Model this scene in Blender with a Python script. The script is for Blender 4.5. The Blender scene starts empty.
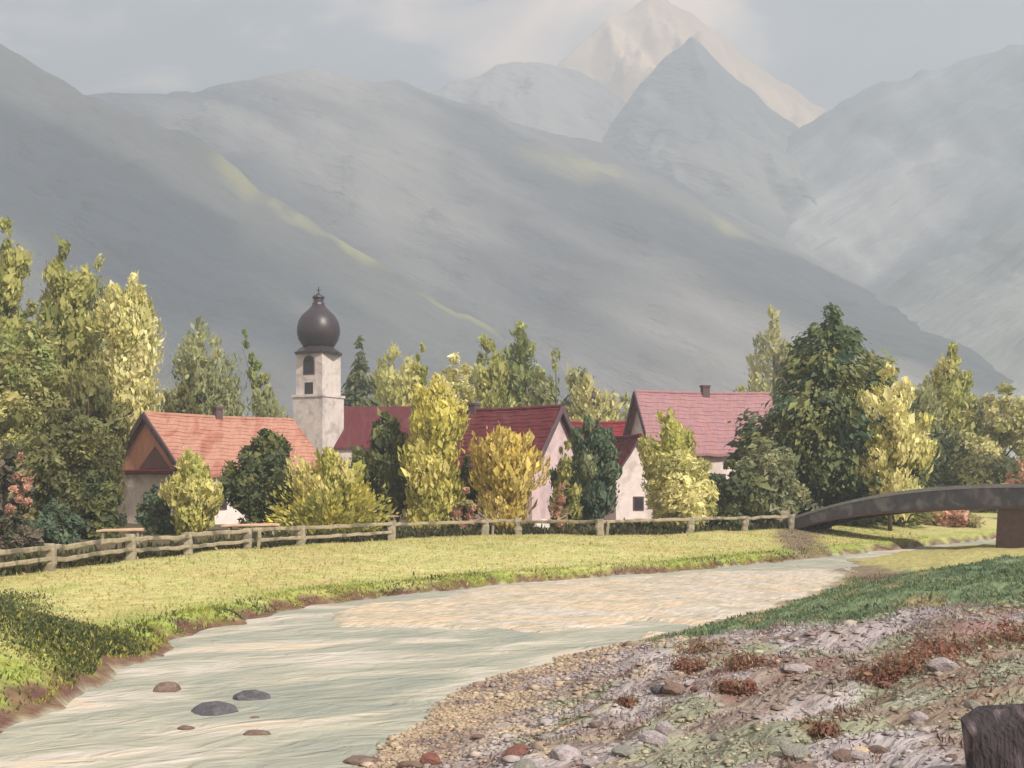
import bpy, math, random
import numpy as np
from mathutils import Vector, Matrix

# ------------------------------------------------------------------ camera, sky, sun, exposure
scene = bpy.context.scene
COL = scene.collection
CAM_H, FPX, HOR, CX = 4.0, 1200.0, 480.0, 512.0
cam = bpy.data.cameras.new('camera')
cam_o = bpy.data.objects.new('camera', cam)
COL.objects.link(cam_o)
cam_o.location = (0, 0, CAM_H)
cam_o.rotation_euler = (math.radians(90), 0, 0)
cam.sensor_width = 36.0
cam.lens = 36.0 * FPX / 1024.0
cam.shift_y = (HOR - 384.0) / 1024.0          # a shift lens: the horizon lies below the middle of the frame
cam.clip_start = 0.1
cam.clip_end = 20000
scene.camera = cam_o

SUN_AZ, SUN_EL = math.radians(-50), math.radians(40)      # azimuth measured from +X towards +Y
sdir = Vector((math.cos(SUN_EL) * math.cos(SUN_AZ), math.cos(SUN_EL) * math.sin(SUN_AZ), math.sin(SUN_EL)))
sun = bpy.data.lights.new('sun', 'SUN')
sun.energy = 5.0
sun.angle = math.radians(1.5)
sun.color = (1.0, 0.93, 0.83)
sun_o = bpy.data.objects.new('sun', sun)
COL.objects.link(sun_o)
sun_o.rotation_euler = sdir.to_track_quat('Z', 'Y').to_euler()

world = bpy.data.worlds.new('World')
scene.world = world
world.use_nodes = True
nt = world.node_tree
nt.nodes.clear()
w_out = nt.nodes.new('ShaderNodeOutputWorld')
w_bg = nt.nodes.new('ShaderNodeBackground')
w_bg.inputs['Strength'].default_value = 0.12
sky = nt.nodes.new('ShaderNodeTexSky')
sky.sky_type = 'NISHITA'
sky.sun_disc = False
sky.sun_elevation = SUN_EL
sky.sun_rotation = math.radians(90) - SUN_AZ
sky.dust_density = 2.0
tc = nt.nodes.new('ShaderNodeTexCoord')
mp = nt.nodes.new('ShaderNodeMapping')
mp.inputs['Scale'].default_value = (1.0, 1.0, 2.2)
mp.inputs['Location'].default_value = (3.95, 1.8, -0.05)
n1 = nt.nodes.new('ShaderNodeTexNoise')
n1.inputs['Scale'].default_value = 4.2
n1.inputs['Detail'].default_value = 5.0
n1.inputs['Distortion'].default_value = 0.7
cr = nt.nodes.new('ShaderNodeValToRGB')
cr.color_ramp.elements[0].position = 0.36
cr.color_ramp.elements[0].color = (.5, .6, .95, 1)
cr.color_ramp.elements[1].position = 0.62
cr.color_ramp.elements[1].color = (19, 13.2, 9.2, 1)
e = cr.color_ramp.elements.new(0.48)
e.color = (2.6, 2.5, 2.75, 1)
mx = nt.nodes.new('ShaderNodeMix')
mx.data_type = 'RGBA'
mx.inputs[0].default_value = 0.88
nt.links.new(tc.outputs['Generated'], mp.inputs['Vector'])
nt.links.new(mp.outputs['Vector'], n1.inputs['Vector'])
nt.links.new(n1.outputs['Fac'], cr.inputs['Fac'])
nt.links.new(sky.outputs['Color'], mx.inputs[6])
nt.links.new(cr.outputs['Color'], mx.inputs[7])
nt.links.new(mx.outputs[2], w_bg.inputs['Color'])
nt.links.new(w_bg.outputs['Background'], w_out.inputs['Surface'])

scene.view_settings.view_transform = 'Standard'
scene.view_settings.look = 'None'
scene.view_settings.exposure = 0.28
scene.view_settings.gamma = 1.0
scene.view_settings.use_curve_mapping = False
scene.render.engine = 'CYCLES'
scene.cycles.use_denoising = True
scene.cycles.max_bounces = 6
scene.cycles.diffuse_bounces = 3
scene.cycles.glossy_bounces = 2
scene.cycles.transmission_bounces = 3
scene.cycles.transparent_max_bounces = 8
scene.cycles.volume_bounces = 1
scene.cycles.sample_clamp_indirect = 6

rng = np.random.default_rng(7)
random.seed(7)

# ------------------------------------------------------------------ noise and small helpers
def _hash(ix, iy, seed):
    h = (ix.astype(np.int64) * 374761393 + iy.astype(np.int64) * 668265263 + seed * 1442695041) & 0xffffffff
    h = ((h ^ (h >> 13)) * 1274126177) & 0xffffffff
    return ((h ^ (h >> 16)) & 0xffff) / 65535.0

def vnoise(x, y, seed=0):
    x = np.asarray(x, float); y = np.asarray(y, float)
    ix = np.floor(x); iy = np.floor(y)
    fx = x - ix; fy = y - iy
    fx = fx * fx * (3 - 2 * fx); fy = fy * fy * (3 - 2 * fy)
    a = _hash(ix, iy, seed); b = _hash(ix + 1, iy, seed)
    c = _hash(ix, iy + 1, seed); d = _hash(ix + 1, iy + 1, seed)
    return (a * (1 - fx) + b * fx) * (1 - fy) + (c * (1 - fx) + d * fx) * fy

def fbm(x, y, seed=0, oct=4):
    s, a, t = 0.0, 1.0, 0.0
    for k in range(oct):
        s = s + a * vnoise(np.asarray(x) * 2 ** k + 17.3 * k, np.asarray(y) * 2 ** k - 9.1 * k, seed + k)
        t += a; a *= 0.5
    return s / t

def smooth(a, b, x):
    t = np.clip((np.asarray(x, float) - a) / (b - a), 0, 1)
    return t * t * (3 - 2 * t)

def mesh_np(name, verts, faces, mat=None, cols=None, smooth_sh=False, parent=None, vcols=None):
    """verts (N,3); faces (M,k) array or list of tuples; cols (M,3) one colour a face."""
    me = bpy.data.meshes.new(name)
    verts = np.ascontiguousarray(verts, dtype=np.float32)
    if isinstance(faces, np.ndarray):
        M, k = faces.shape
        me.vertices.add(len(verts)); me.vertices.foreach_set('co', verts.ravel())
        me.loops.add(M * k); me.loops.foreach_set('vertex_index', faces.astype(np.int32).ravel())
        me.polygons.add(M)
        me.polygons.foreach_set('loop_start', np.arange(0, M * k, k, dtype=np.int32))
        me.polygons.foreach_set('loop_total', np.full(M, k, dtype=np.int32))
        me.update(calc_edges=True)
    else:
        me.from_pydata([tuple(v) for v in verts], [], faces)
        M = len(faces)
    me.validate()
    if cols is not None:
        a = me.attributes.new('col', 'FLOAT_COLOR', 'FACE')
        c4 = np.ones((M, 4), np.float32); c4[:, :3] = cols
        a.data.foreach_set('color', c4.ravel())
    if vcols is not None:
        a = me.attributes.new('col', 'FLOAT_COLOR', 'POINT')
        c4 = np.ones((len(verts), 4), np.float32); c4[:, :3] = vcols
        a.data.foreach_set('color', c4.ravel())
    if smooth_sh:
        me.polygons.foreach_set('use_smooth', np.ones(len(me.polygons), dtype=bool))
    if mat: me.materials.append(mat)
    o = bpy.data.objects.new(name, me)
    COL.objects.link(o)
    if parent is not None: o.parent = parent
    return o

def empty(name, loc, rz=0.0):
    o = bpy.data.objects.new(name, None)
    COL.objects.link(o)
    o.location = loc; o.rotation_euler = (0, 0, rz)
    return o

def tag(o, label=None, cat=None, group=None, kind=None):
    if label: o['label'] = label
    if cat: o['category'] = cat
    if group: o['group'] = group
    if kind: o['kind'] = kind
    return o

def tube(pts, rads, n=7, seed=0, rough=0.0):
    pts = [Vector(p) for p in pts]
    V, F = [], []
    r_ = random.Random(seed)
    for i, p in enumerate(pts):
        d = (pts[min(i + 1, len(pts) - 1)] - pts[max(i - 1, 0)]).normalized()
        a = d.orthogonal().normalized() if abs(d.z) < 0.9 else Vector((1, 0, 0)) - d * d.x
        a.normalize(); b = d.cross(a)
        for k in range(n):
            t = 2 * math.pi * k / n
            rr = rads[i] * (1 + rough * (r_.random() - 0.5))
            V.append(tuple(p + a * math.cos(t) * rr + b * math.sin(t) * rr))
    for i in range(len(pts) - 1):
        for k in range(n):
            F.append((i * n + k, i * n + (k + 1) % n, (i + 1) * n + (k + 1) % n, (i + 1) * n + k))
    F.append(tuple(range(n - 1, -1, -1)))
    F.append(tuple((len(pts) - 1) * n + k for k in range(n)))
    return V, F

def join(parts):
    V, F = [], []
    for v, f in parts:
        o = len(V); V += list(v); F += [tuple(i + o for i in q) for q in f]
    return V, F

def box(x0, x1, y0, y1, z0, z1):
    V = [(x0, y0, z0), (x1, y0, z0), (x1, y1, z0), (x0, y1, z0), (x0, y0, z1), (x1, y0, z1), (x1, y1, z1), (x0, y1, z1)]
    F = [(3, 2, 1, 0), (4, 5, 6, 7), (0, 1, 5, 4), (1, 2, 6, 5), (2, 3, 7, 6), (3, 0, 4, 7)]
    return V, F

def rough_beam(p0, p1, w, h, seed=0, seg=6, amp=0.12):
    """a hand-hewn beam from p0 to p1 whose section wobbles along its length"""
    p0, p1 = Vector(p0), Vector(p1)
    d = (p1 - p0).normalized()
    up = Vector((0, 0, 1)) if abs(d.z) < 0.8 else Vector((0, 1, 0))
    s = d.cross(up).normalized(); u = s.cross(d)
    r_ = random.Random(seed)
    V, F = [], []
    for i in range(seg + 1):
        p = p0.lerp(p1, i / seg) + (s * (r_.random() - .5) * w + u * (r_.random() - .5) * h) * amp
        for (a, b) in ((-1, -.6), (-.6, -1), (.6, -1), (1, -.6), (1, .6), (.6, 1), (-.6, 1), (-1, .6)):
            V.append(tuple(p + s * a * w / 2 * (1 + amp * (r_.random() - .5)) + u * b * h / 2 * (1 + amp * (r_.random() - .5))))
    for i in range(seg):
        for k in range(8):
            F.append((i * 8 + k, (i + 1) * 8 + k, (i + 1) * 8 + (k + 1) % 8, i * 8 + (k + 1) % 8))
    F.append(tuple(range(8))); F.append(tuple(seg * 8 + k for k in range(7, -1, -1)))
    return V, F

# ------------------------------------------------------------------ materials
def material(name, color=None, attr=False, var=0.25, scale=2.0, stretch=(1, 1, 1), rot=(0, 0, 0), rough=0.85, bump=0.3,
             bump_scale=8.0, bump_dist=0.05, color2=None, c2_scale=1.0, c2_lo=0.5, c2_hi=0.62, translucent=0.0, spec=0.3, world_tex=False, along=False):
    m = bpy.data.materials.new(name)
    m.use_nodes = True
    t = m.node_tree; N = t.nodes; L = t.links
    b = N['Principled BSDF']
    out = N['Material Output']
    b.inputs['Roughness'].default_value = rough
    b.inputs['Specular IOR Level'].default_value = spec
    if attr:
        a = N.new('ShaderNodeAttribute'); a.attribute_name = 'col'; csock = a.outputs['Color']
    else:
        a = N.new('ShaderNodeRGB'); a.outputs[0].default_value = (*color, 1); csock = a.outputs[0]
    c = N.new('ShaderNodeTexCoord')
    mpn = N.new('ShaderNodeMapping'); mpn.inputs['Scale'].default_value = stretch; mpn.inputs['Rotation'].default_value = rot
    if along: mpn.vector_type = 'TEXTURE'
    if world_tex:
        g = N.new('ShaderNodeNewGeometry'); L.new(g.outputs['Position'], mpn.inputs['Vector'])
    else:
        L.new(c.outputs['Object'], mpn.inputs['Vector'])
    if color2 is not None:
        n2 = N.new('ShaderNodeTexNoise'); n2.inputs['Scale'].default_value = c2_scale; n2.inputs['Detail'].default_value = 6
        n2.inputs['Distortion'].default_value = 0.6
        L.new(mpn.outputs['Vector'], n2.inputs['Vector'])
        mr = N.new('ShaderNodeMapRange'); mr.inputs['From Min'].default_value = c2_lo; mr.inputs['From Max'].default_value = c2_hi
        L.new(n2.outputs['Fac'], mr.inputs['Value'])
        x2 = N.new('ShaderNodeMix'); x2.data_type = 'RGBA'
        L.new(mr.outputs['Result'], x2.inputs[0]); L.new(csock, x2.inputs[6]); x2.inputs[7].default_value = (*color2, 1)
        csock = x2.outputs[2]
    if var > 0:
        nz = N.new('ShaderNodeTexNoise'); nz.inputs['Scale'].default_value = scale; nz.inputs['Detail'].default_value = 6
        nz.inputs['Roughness'].default_value = 0.65
        L.new(mpn.outputs['Vector'], nz.inputs['Vector'])
        mr = N.new('ShaderNodeMapRange'); mr.inputs['From Min'].default_value = 0.25; mr.inputs['From Max'].default_value = 0.75
        mr.inputs['To Min'].default_value = 1 - var; mr.inputs['To Max'].default_value = 1 + var
        L.new(nz.outputs['Fac'], mr.inputs['Value'])
        vm = N.new('ShaderNodeVectorMath'); vm.operation = 'SCALE'
        L.new(csock, vm.inputs[0]); L.new(mr.outputs['Result'], vm.inputs['Scale'])
        csock = vm.outputs['Vector']
    L.new(csock, b.inputs['Base Color'])
    if bump > 0:
        nb = N.new('ShaderNodeTexNoise'); nb.inputs['Scale'].default_value = bump_scale; nb.inputs['Detail'].default_value = 4
        L.new(mpn.outputs['Vector'], nb.inputs['Vector'])
        bp = N.new('ShaderNodeBump'); bp.inputs['Strength'].default_value = bump; bp.inputs['Distance'].default_value = bump_dist
        L.new(nb.outputs['Fac'], bp.inputs['Height']); L.new(bp.outputs['Normal'], b.inputs['Normal'])
    if translucent > 0:
        tr = N.new('ShaderNodeBsdfTranslucent'); L.new(csock, tr.inputs['Color'])
        ms = N.new('ShaderNodeMixShader'); ms.inputs[0].default_value = translucent
        L.new(b.outputs[0], ms.inputs[1]); L.new(tr.outputs[0], ms.inputs[2]); L.new(ms.outputs[0], out.inputs['Surface'])
    return m

M = {}
M['ground'] = material('ground_mat', attr=True, var=0.38, scale=3.2, stretch=(1.7, .7, 1), rot=(0, 0, 0.75), bump=1.0, bump_scale=5, bump_dist=0.12, along=True)
M['leaf'] = material('leaf_mat', attr=True, var=0.12, scale=3, bump=0.0, rough=0.6, translucent=0.42, spec=0.25)
M['bark'] = material('bark_mat', (0.085, 0.06, 0.045), var=0.4, scale=6, stretch=(1, 1, 0.25), bump=0.8, bump_scale=14, bump_dist=0.03)
M['plaster'] = material('plaster_mat', (0.70, 0.61, 0.58), var=0.14, scale=1.6, bump=0.5, bump_scale=6, bump_dist=0.03, color2=(0.56, 0.47, 0.45), c2_scale=0.7)
M['pink_plaster'] = material('pink_plaster_mat', (0.58, 0.44, 0.45), var=0.14, scale=1.6, bump=0.5, bump_scale=6, bump_dist=0.03, color2=(0.48, 0.36, 0.38), c2_scale=0.7)
M['tower_plaster'] = material('tower_plaster_mat', (0.56, 0.50, 0.47), var=0.16, scale=1.4, bump=0.6, bump_scale=5, bump_dist=0.04, color2=(0.40, 0.35, 0.34), c2_scale=0.6)
M['orange_roof'] = material('orange_roof_mat', (0.38, 0.195, 0.145), var=0.22, scale=2.2, stretch=(2.2, .5, .5), bump=0.6, bump_scale=7, bump_dist=0.05, color2=(0.31, 0.13, 0.095), c2_scale=0.55, c2_lo=.48, c2_hi=.6)
M['dark_red_roof'] = material('dark_red_roof_mat', (0.10, 0.014, 0.021), var=0.22, scale=2.0, stretch=(2, .6, .6), bump=0.6, bump_scale=7, bump_dist=0.05, color2=(0.12, 0.03, 0.036), c2_scale=0.6)
M['crimson_roof'] = material('crimson_roof_mat', (0.20, 0.022, 0.03), var=0.22, scale=2.0, bump=0.6, bump_scale=7, bump_dist=0.05)
M['pink_roof'] = material('pink_roof_mat', (0.29, 0.16, 0.175), var=0.2, scale=2.0, stretch=(2, .6, .6), bump=0.6, bump_scale=7, bump_dist=0.05, color2=(0.31, 0.16, 0.165), c2_scale=0.5)
M['verge'] = material('verge_mat', (0.10, 0.065, 0.075), var=0.25, scale=4, bump=0.4)
M['gable_boards'] = material('gable_boards_mat', (0.60, 0.29, 0.19), var=0.3, scale=3, stretch=(3, 3, .4), bump=0.6, bump_scale=6)
M['vent'] = material('vent_mat', (0.22, 0.12, 0.11), var=0.3, scale=3, bump=0.5)
M['dome'] = material('dome_mat', (0.030, 0.020, 0.027), var=0.3, scale=1.5, bump=0.4, bump_scale=4, rough=0.42, spec=0.5, bump_dist=0.03)
M['dark_opening'] = material('dark_opening_mat', (0.03, 0.026, 0.03), var=0.2, bump=0)
M['old_wood'] = material('old_wood_mat', (0.27, 0.235, 0.175), var=0.35, scale=5, stretch=(.6, .6, 2), bump=0.7, bump_scale=14, bump_dist=0.02, color2=(0.22, 0.20, 0.15), c2_scale=2)
M['rail_wood'] = material('rail_wood_mat', (0.29, 0.245, 0.17), var=0.3, scale=5, bump=0.7, bump_scale=14, bump_dist=0.02, color2=(0.13, 0.115, 0.08), c2_scale=1.2)
M['pink_wood'] = material('pink_wood_mat', (0.48, 0.33, 0.22), var=0.25, scale=4, bump=0.6, bump_scale=10, bump_dist=0.02)
M['bridge_stone'] = material('bridge_stone_mat', (0.080, 0.078, 0.098), var=0.3, scale=2.5, bump=0.6, bump_scale=8, bump_dist=0.03, color2=(0.145, 0.142, 0.165), c2_scale=1.2)
M['bridge_cap'] = material('bridge_cap_mat', (0.23, 0.235, 0.27), var=0.25, scale=3, bump=0.5, bump_scale=8, bump_dist=0.03)
M['bridge_under'] = material('bridge_under_mat', (0.10, 0.065, 0.06), var=0.3, scale=3, bump=0.6, bump_scale=8, bump_dist=0.03)
M['stone'] = material('stone_mat', attr=True, var=0.3, scale=3.5, bump=0.8, bump_scale=9, bump_dist=0.04)
M['snow'] = material('snow_mat', attr=True, var=0.10, scale=0.01, bump=0.5, bump_scale=0.02, bump_dist=25)
for nm, sg in (('mountain', 1), ('mountain_back', -1)):      # strata and gullies run down the slope
    M[nm] = material(nm + '_mat', attr=True, var=0.20, scale=0.016, stretch=(2.6, 1.6, .55), rot=(0, .58 * sg, 0), bump=1.0, bump_scale=0.028, bump_dist=14, along=True)

# ------------------------------------------------------------------ terrain
LY = np.array([-60, 0, 8, 14, 18.5, 23, 26, 32, 38.4, 45.7, 53, 58.5, 66, 80, 110, 200, 400])
LX = np.array([-9, -8.5, -8.2, -8.0, -7.9, -8.2, -8.3, -8.1, -6.2, -.5, 8.0, 13.0, 19.5, 31.5, 56, 126, 280])
RY = np.array([-60, 0, 10, 16.7, 22.9, 26.7, 30, 34, 40, 45.7, 52, 60, 68, 80, 110, 200, 400])
RX = np.array([-12, -7.4, -4.4, -2.0, -.9, 1.1, 3.3, 6.0, 9.4, 12.2, 14.6, 17.0, 22.4, 34, 58.5, 129, 283])

def shore(x, y):
    wob = (fbm(np.asarray(x) * .6, np.asarray(y) * .6, 3, 3) - .5)
    l = np.interp(y, LY, LX) + wob * 1.3
    r = np.interp(y, RY, RX) + wob * 1.1
    return l, r

def sandbar(x, y, dl, dr):
    n = fbm(x * .5 + 3, y * .3, 71, 4) - .5
    return smooth(29.5, 33.5, y + n * 9) * smooth(.9, 1.9, -dl + n * 2.2) * smooth(58, 52, y)

def height(x, y):
    x = np.asarray(x, float); y = np.asarray(y, float)
    l, r = shore(x, y)
    dl = l - x; dr = x - r
    n = fbm(x * .35, y * .35, 11, 4) - .5
    nf = fbm(x * 1.7, y * 1.7, 23, 3) - .5
    # left meadow: cut bank, then a gentle rise
    zl = .42 * smooth(-.1, .85, dl) + .55 * smooth(.3, 13, dl) + n * .25 * smooth(.3, 6, dl) + nf * .06
    zl = zl + 1.0 * np.exp(-(((x + 10.9) / 1.9) ** 2 + ((y - 24.0) / 3.4) ** 2)) + .25 * np.exp(-(((x + 9.8) / 1.3) ** 2 + ((y - 20.5) / 1.8) ** 2))
    # right bank: flat gravel shore, then a mound
    far = 1 - .72 * smooth(36, 52, y)
    zr = .13 * np.clip(dr, 0, 2.6) + .27 * np.clip(dr - 2.4, 0, 40)
    zr = 2.45 * (1 - np.exp(-zr / 2.0)) * far
    zr = zr + (n * .6 + nf * .30) * smooth(.3, 3.5, dr) * (1 - .4 * smooth(40, 60, y)) + nf * .06
    bed = -.45
    z = np.where(dl > -.05, np.maximum(zl - .02, -.05), np.where(dr > 0, zr, 0))
    mid = np.minimum(-dl, -dr)
    bedz = -.5 * smooth(0, .9, mid) - .02
    bar = sandbar(x, y, dl, dr)
    bedz = bedz * (1 - bar) + bar * (.055 + nf * .10)
    z = np.where((dl <= -.05) & (dr <= 0), bedz, z)
    z = z + smooth(160, 400, y) * .03 * (y - 160)
    return z

def H1(x, y): return float(height(np.array([x]), np.array([y]))[0])

def P(px, py, Y):          # a point seen at a pixel, at a known distance
    return Vector(((px - CX) / FPX * Y, Y, CAM_H + (HOR - py) / FPX * Y))

def hit(px, py):           # where a line of sight meets the ground
    ys = np.linspace(6, 140, 2700)
    xs = (px - CX) / FPX * ys
    zs = CAM_H + (HOR - py) / FPX * ys
    d = zs - np.maximum(height(xs, ys), 0)
    k = np.argmax(d < 0) if (d < 0).any() else len(ys) - 1
    return Vector((xs[k], ys[k], max(H1(xs[k], ys[k]), 0)))

posts_px = [(-40, 584), (50, 571), (131, 560), (188, 555), (248, 549), (301, 545), (392, 540), (485, 535), (518, 535), (600, 536), (690, 533), (745, 531), (792, 529)]
POSTS = [hit(px, py) for px, py in posts_px]
FX = np.array([-60, -30] + [p.x for p in POSTS] + [20.5, 24, 60]); FY = np.array([10, 29] + [p.y for p in POSTS] + [POSTS[-1].y + 1, 125, 140])
def axis(segs):
    out = []
    for a, b, s in segs:
        n = max(1, int(round((b - a) / s)))
        out += list(np.linspace(a, b, n, endpoint=False))
    out.append(segs[-1][1])
    return np.array(out)

gx = axis([(-2600, -400, 110), (-400, -80, 16), (-80, -30, 2), (-30, -14, .5), (-14, 18, .16), (18, 34, .4), (34, 90, 2), (90, 400, 16), (400, 2600, 110)])
gy = axis([(-60, 4, 2), (4, 40, .16), (40, 62, .3), (62, 100, .8), (100, 200, 4), (200, 700, 25), (700, 3200, 120)])
X, Y_ = np.meshgrid(gx, gy)
Z = height(X, Y_)
gv = np.stack([X, Y_, Z], -1).reshape(-1, 3)
nx, ny = len(gx), len(gy)
ii, jj = np.meshgrid(np.arange(nx - 1), np.arange(ny - 1))
q = (jj * nx + ii).ravel()
gf = np.stack([q, q + 1, q + nx + 1, q + nx], -1)
fc = gv[gf].mean(1)

def mixc(a, b, t):
    t = np.asarray(t)[:, None]
    return np.asarray(a) * (1 - t) + np.asarray(b) * t

def ground_colour(x, y):
    l, r = shore(x, y)
    dl, dr = l - x, x - r
    n = fbm(x * .25, y * .5, 31, 4); n2 = fbm(x * 1.1, y * 1.5, 37, 4); n3 = fbm(x * .8 + 40, y * .8, 41, 4); n4 = fbm(x * 2.3, y * 2.3, 47, 3)
    k = np.ones((len(x), 1))
    straw, lime, ochre = np.array([.44, .41, .175]), np.array([.33, .36, .11]), np.array([.41, .36, .15])
    c = mixc(straw * k, ochre, smooth(.45, .62, n))
    c = mixc(c, lime, smooth(.52, .68, n2) * .7)
    c = mixc(c, lime * [.75, .85, .6], smooth(3.2, .7, dl) * (.45 + .55 * smooth(.35, .6, n3)))
    # tree shade along and behind the fence, put into the ground as dark green-brown
    fy = np.interp(x, FX, FY)
    dark = mixc(np.array([.075, .085, .035]) * k, np.array([.11, .075, .045]), smooth(.45, .6, n2))
    c = mixc(c, dark, smooth(-.9, .5, y - fy - .3 + (n2 - .5) * 1.2))
    c = mixc(c, np.array([.15, .16, .06]), smooth(120, 260, y))
    # left mound
    md = np.exp(-(((x + 11.2) / 2.4) ** 2 + ((y - 25) / 3) ** 2))
    c = mixc(c, np.array([.37, .36, .13]), smooth(.25, .7, md))
    # bare earth of the cut bank
    earth = mixc(np.array([.12, .06, .05]) * k, np.array([.17, .11, .065]), smooth(.4, .6, n4))
    c = mixc(c, earth, smooth(.62, .25, dl + (n4 - .5) * .8))
    # right bank: gravel, rust, sage, then grass on the crown
    lil, rust, sage, cream, brown = np.array([.30, .27, .28]), np.array([.17, .085, .07]), np.array([.235, .245, .175]), np.array([.46, .36, .235]), np.array([.19, .14, .11])
    fl_, ac_ = x * .75 + y * .66, -x * .66 + y * .75           # along and across the bank
    n5, n6 = fbm(fl_ * .35, ac_ * .9 + 7, 59, 4), fbm(fl_ * .45 + 30, ac_ * 1.1, 63, 4)
    b = mixc(lil * k, np.array([.36, .335, .34]), smooth(.5, .64, n6))
    b = mixc(b, brown, smooth(.52, .66, n5) * .75)
    b = mixc(b, sage, smooth(.52, .62, fbm(fl_ * .5, ac_ * .8 + 50, 65, 4)))
    b = mixc(b, rust, smooth(.57, .64, fbm(fl_ * .5 + 9, ac_ * 1.5, 53, 4)) * .6)
    b = mixc(b, cream, smooth(.56, .68, n4) * smooth(6, 1, dr))
    b = mixc(b, mixc(cream * .85 * k, brown, smooth(.42, .6, n2)), smooth(2.2, .8, dr) * .8)
    grass = mixc(np.array([.145, .195, .105]) * k, np.array([.095, .14, .075]), smooth(.4, .6, n2))
    grass = mixc(grass, np.array([.26, .21, .11]), smooth(.62, .70, n3) * .7)
    gl = np.interp(x, [0, 4, 6, 9, 14, 25], [40, 25.5, 22.5, 21.0, 22, 24])
    b = mixc(b, grass, smooth(-.8, 1.0, y - gl + (n3 - .5) * 3) * smooth(.1, .9, dr))
    b = mixc(b, np.array([.34, .31, .12]), smooth(44, 56, y))
    bar = sandbar(x, y, dl, dr)
    sand = mixc(np.array([.50, .41, .30]) * k, np.array([.46, .42, .37]), smooth(.42, .6, fbm(x * .3, y * .9, 73, 4)))
    sand = mixc(sand, np.array([.40, .36, .28]), smooth(.5, .62, n2))
    bedc = mixc(np.array([.30, .29, .22]) * k, sand, smooth(.2, .7, bar))
    out = np.where((dl > -.05)[:, None], c, np.where((dr > 0)[:, None], b, bedc))
    # bridge's shadow streak down to the water, painted into the ground as brown earth
    tx = np.interp(y, [42, 46, 55, 64, 70, 76], [14.2, 14.9, 15.4, 15.6, 16.6, 18.2])
    br_shade = smooth(1.7, .7, np.abs(x - tx) + (n2 - .5) * 1.4) * smooth(42, 47, y) * smooth(79, 75, y)
    return mixc(out, np.array([.17, .13, .09]), br_shade * .9)

ground = mesh_np('ground', gv, gf, M['ground'], smooth_sh=True, vcols=ground_colour(gv[:, 0], gv[:, 1]))
tag(ground, 'valley floor with straw meadow, cut river bank and stony mound', kind='structure')

# ------------------------------------------------------------------ river
def water_material():
    m = bpy.data.materials.new('river_mat'); m.use_nodes = True
    t = m.node_tree; N = t.nodes; L = t.links; b = N['Principled BSDF']
    g = N.new('ShaderNodeNewGeometry')
    mp_ = N.new('ShaderNodeMapping'); mp_.vector_type = 'TEXTURE'; mp_.inputs['Rotation'].default_value = (0, 0, math.radians(32)); mp_.inputs['Scale'].default_value = (3.0, 1.5, 1)
    L.new(g.outputs['Position'], mp_.inputs['Vector'])
    a = N.new('ShaderNodeTexNoise'); a.inputs['Scale'].default_value = .55; a.inputs['Detail'].default_value = 5; a.inputs['Distortion'].default_value = 1.4
    L.new(mp_.outputs['Vector'], a.inputs['Vector'])
    r = N.new('ShaderNodeValToRGB'); cr_ = r.color_ramp
    cr_.elements[0].position = .30; cr_.elements[0].color = (.245, .265, .23, 1)
    cr_.elements[1].position = .68; cr_.elements[1].color = (.54, .44, .32, 1)
    x = cr_.elements.new(.46); x.color = (.31, .32, .265, 1)
    x = cr_.elements.new(.53); x.color = (.375, .365, .295, 1)
    x = cr_.elements.new(.59); x.color = (.46, .44, .39, 1)
    L.new(a.outputs['Fac'], r.inputs['Fac']); L.new(r.outputs['Color'], b.inputs['Base Color'])
    b.inputs['Roughness'].default_value = .55
    b.inputs['Specular IOR Level'].default_value = .18
    w = N.new('ShaderNodeTexNoise'); w.inputs['Scale'].default_value = 2.6; w.inputs['Detail'].default_value = 6; w.inputs['Distortion'].default_value = 1.2
    L.new(mp_.outputs['Vector'], w.inputs['Vector'])
    bp = N.new('ShaderNodeBump'); bp.inputs['Strength'].default_value = .9; bp.inputs['Distance'].default_value = .22
    L.new(w.outputs['Fac'], bp.inputs['Height']); L.new(bp.outputs['Normal'], b.inputs['Normal'])
    return m
M['river'] = water_material()
wx = axis([(-60, -14, 2), (-14, 20, .25), (20, 60, 1), (60, 300, 12)])
wy = axis([(-60, 4, 3), (4, 60, .25), (60, 100, 1), (100, 400, 10)])
WX, WY = np.meshgrid(wx, wy)
flow = (WX * .62 + WY * .79); across = (-WX * .79 + WY * .62)
WZ = .08 * (fbm(flow * .45, across * 1.5, 61, 4) - .5) + .02 * (fbm(flow * 1.4, across * 3.2, 67, 2) - .5)
wv = np.stack([WX, WY, WZ], -1).reshape(-1, 3)
ii, jj = np.meshgrid(np.arange(len(wx) - 1), np.arange(len(wy) - 1))
q = (jj * len(wx) + ii).ravel()
wf = np.stack([q, q + 1, q + len(wx) + 1, q + len(wx)], -1)
wc = wv[wf].mean(1)
l_, r_ = shore(wc[:, 0], wc[:, 1])
keep = (wc[:, 0] > l_ - 1.5) & (wc[:, 0] < r_ + 2.0) & (wc[:, 1] < 160)
river = mesh_np('river', wv, wf[keep], M['river'], smooth_sh=True)
tag(river, 'shallow milky green river flowing past the meadow', kind='structure')

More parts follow.
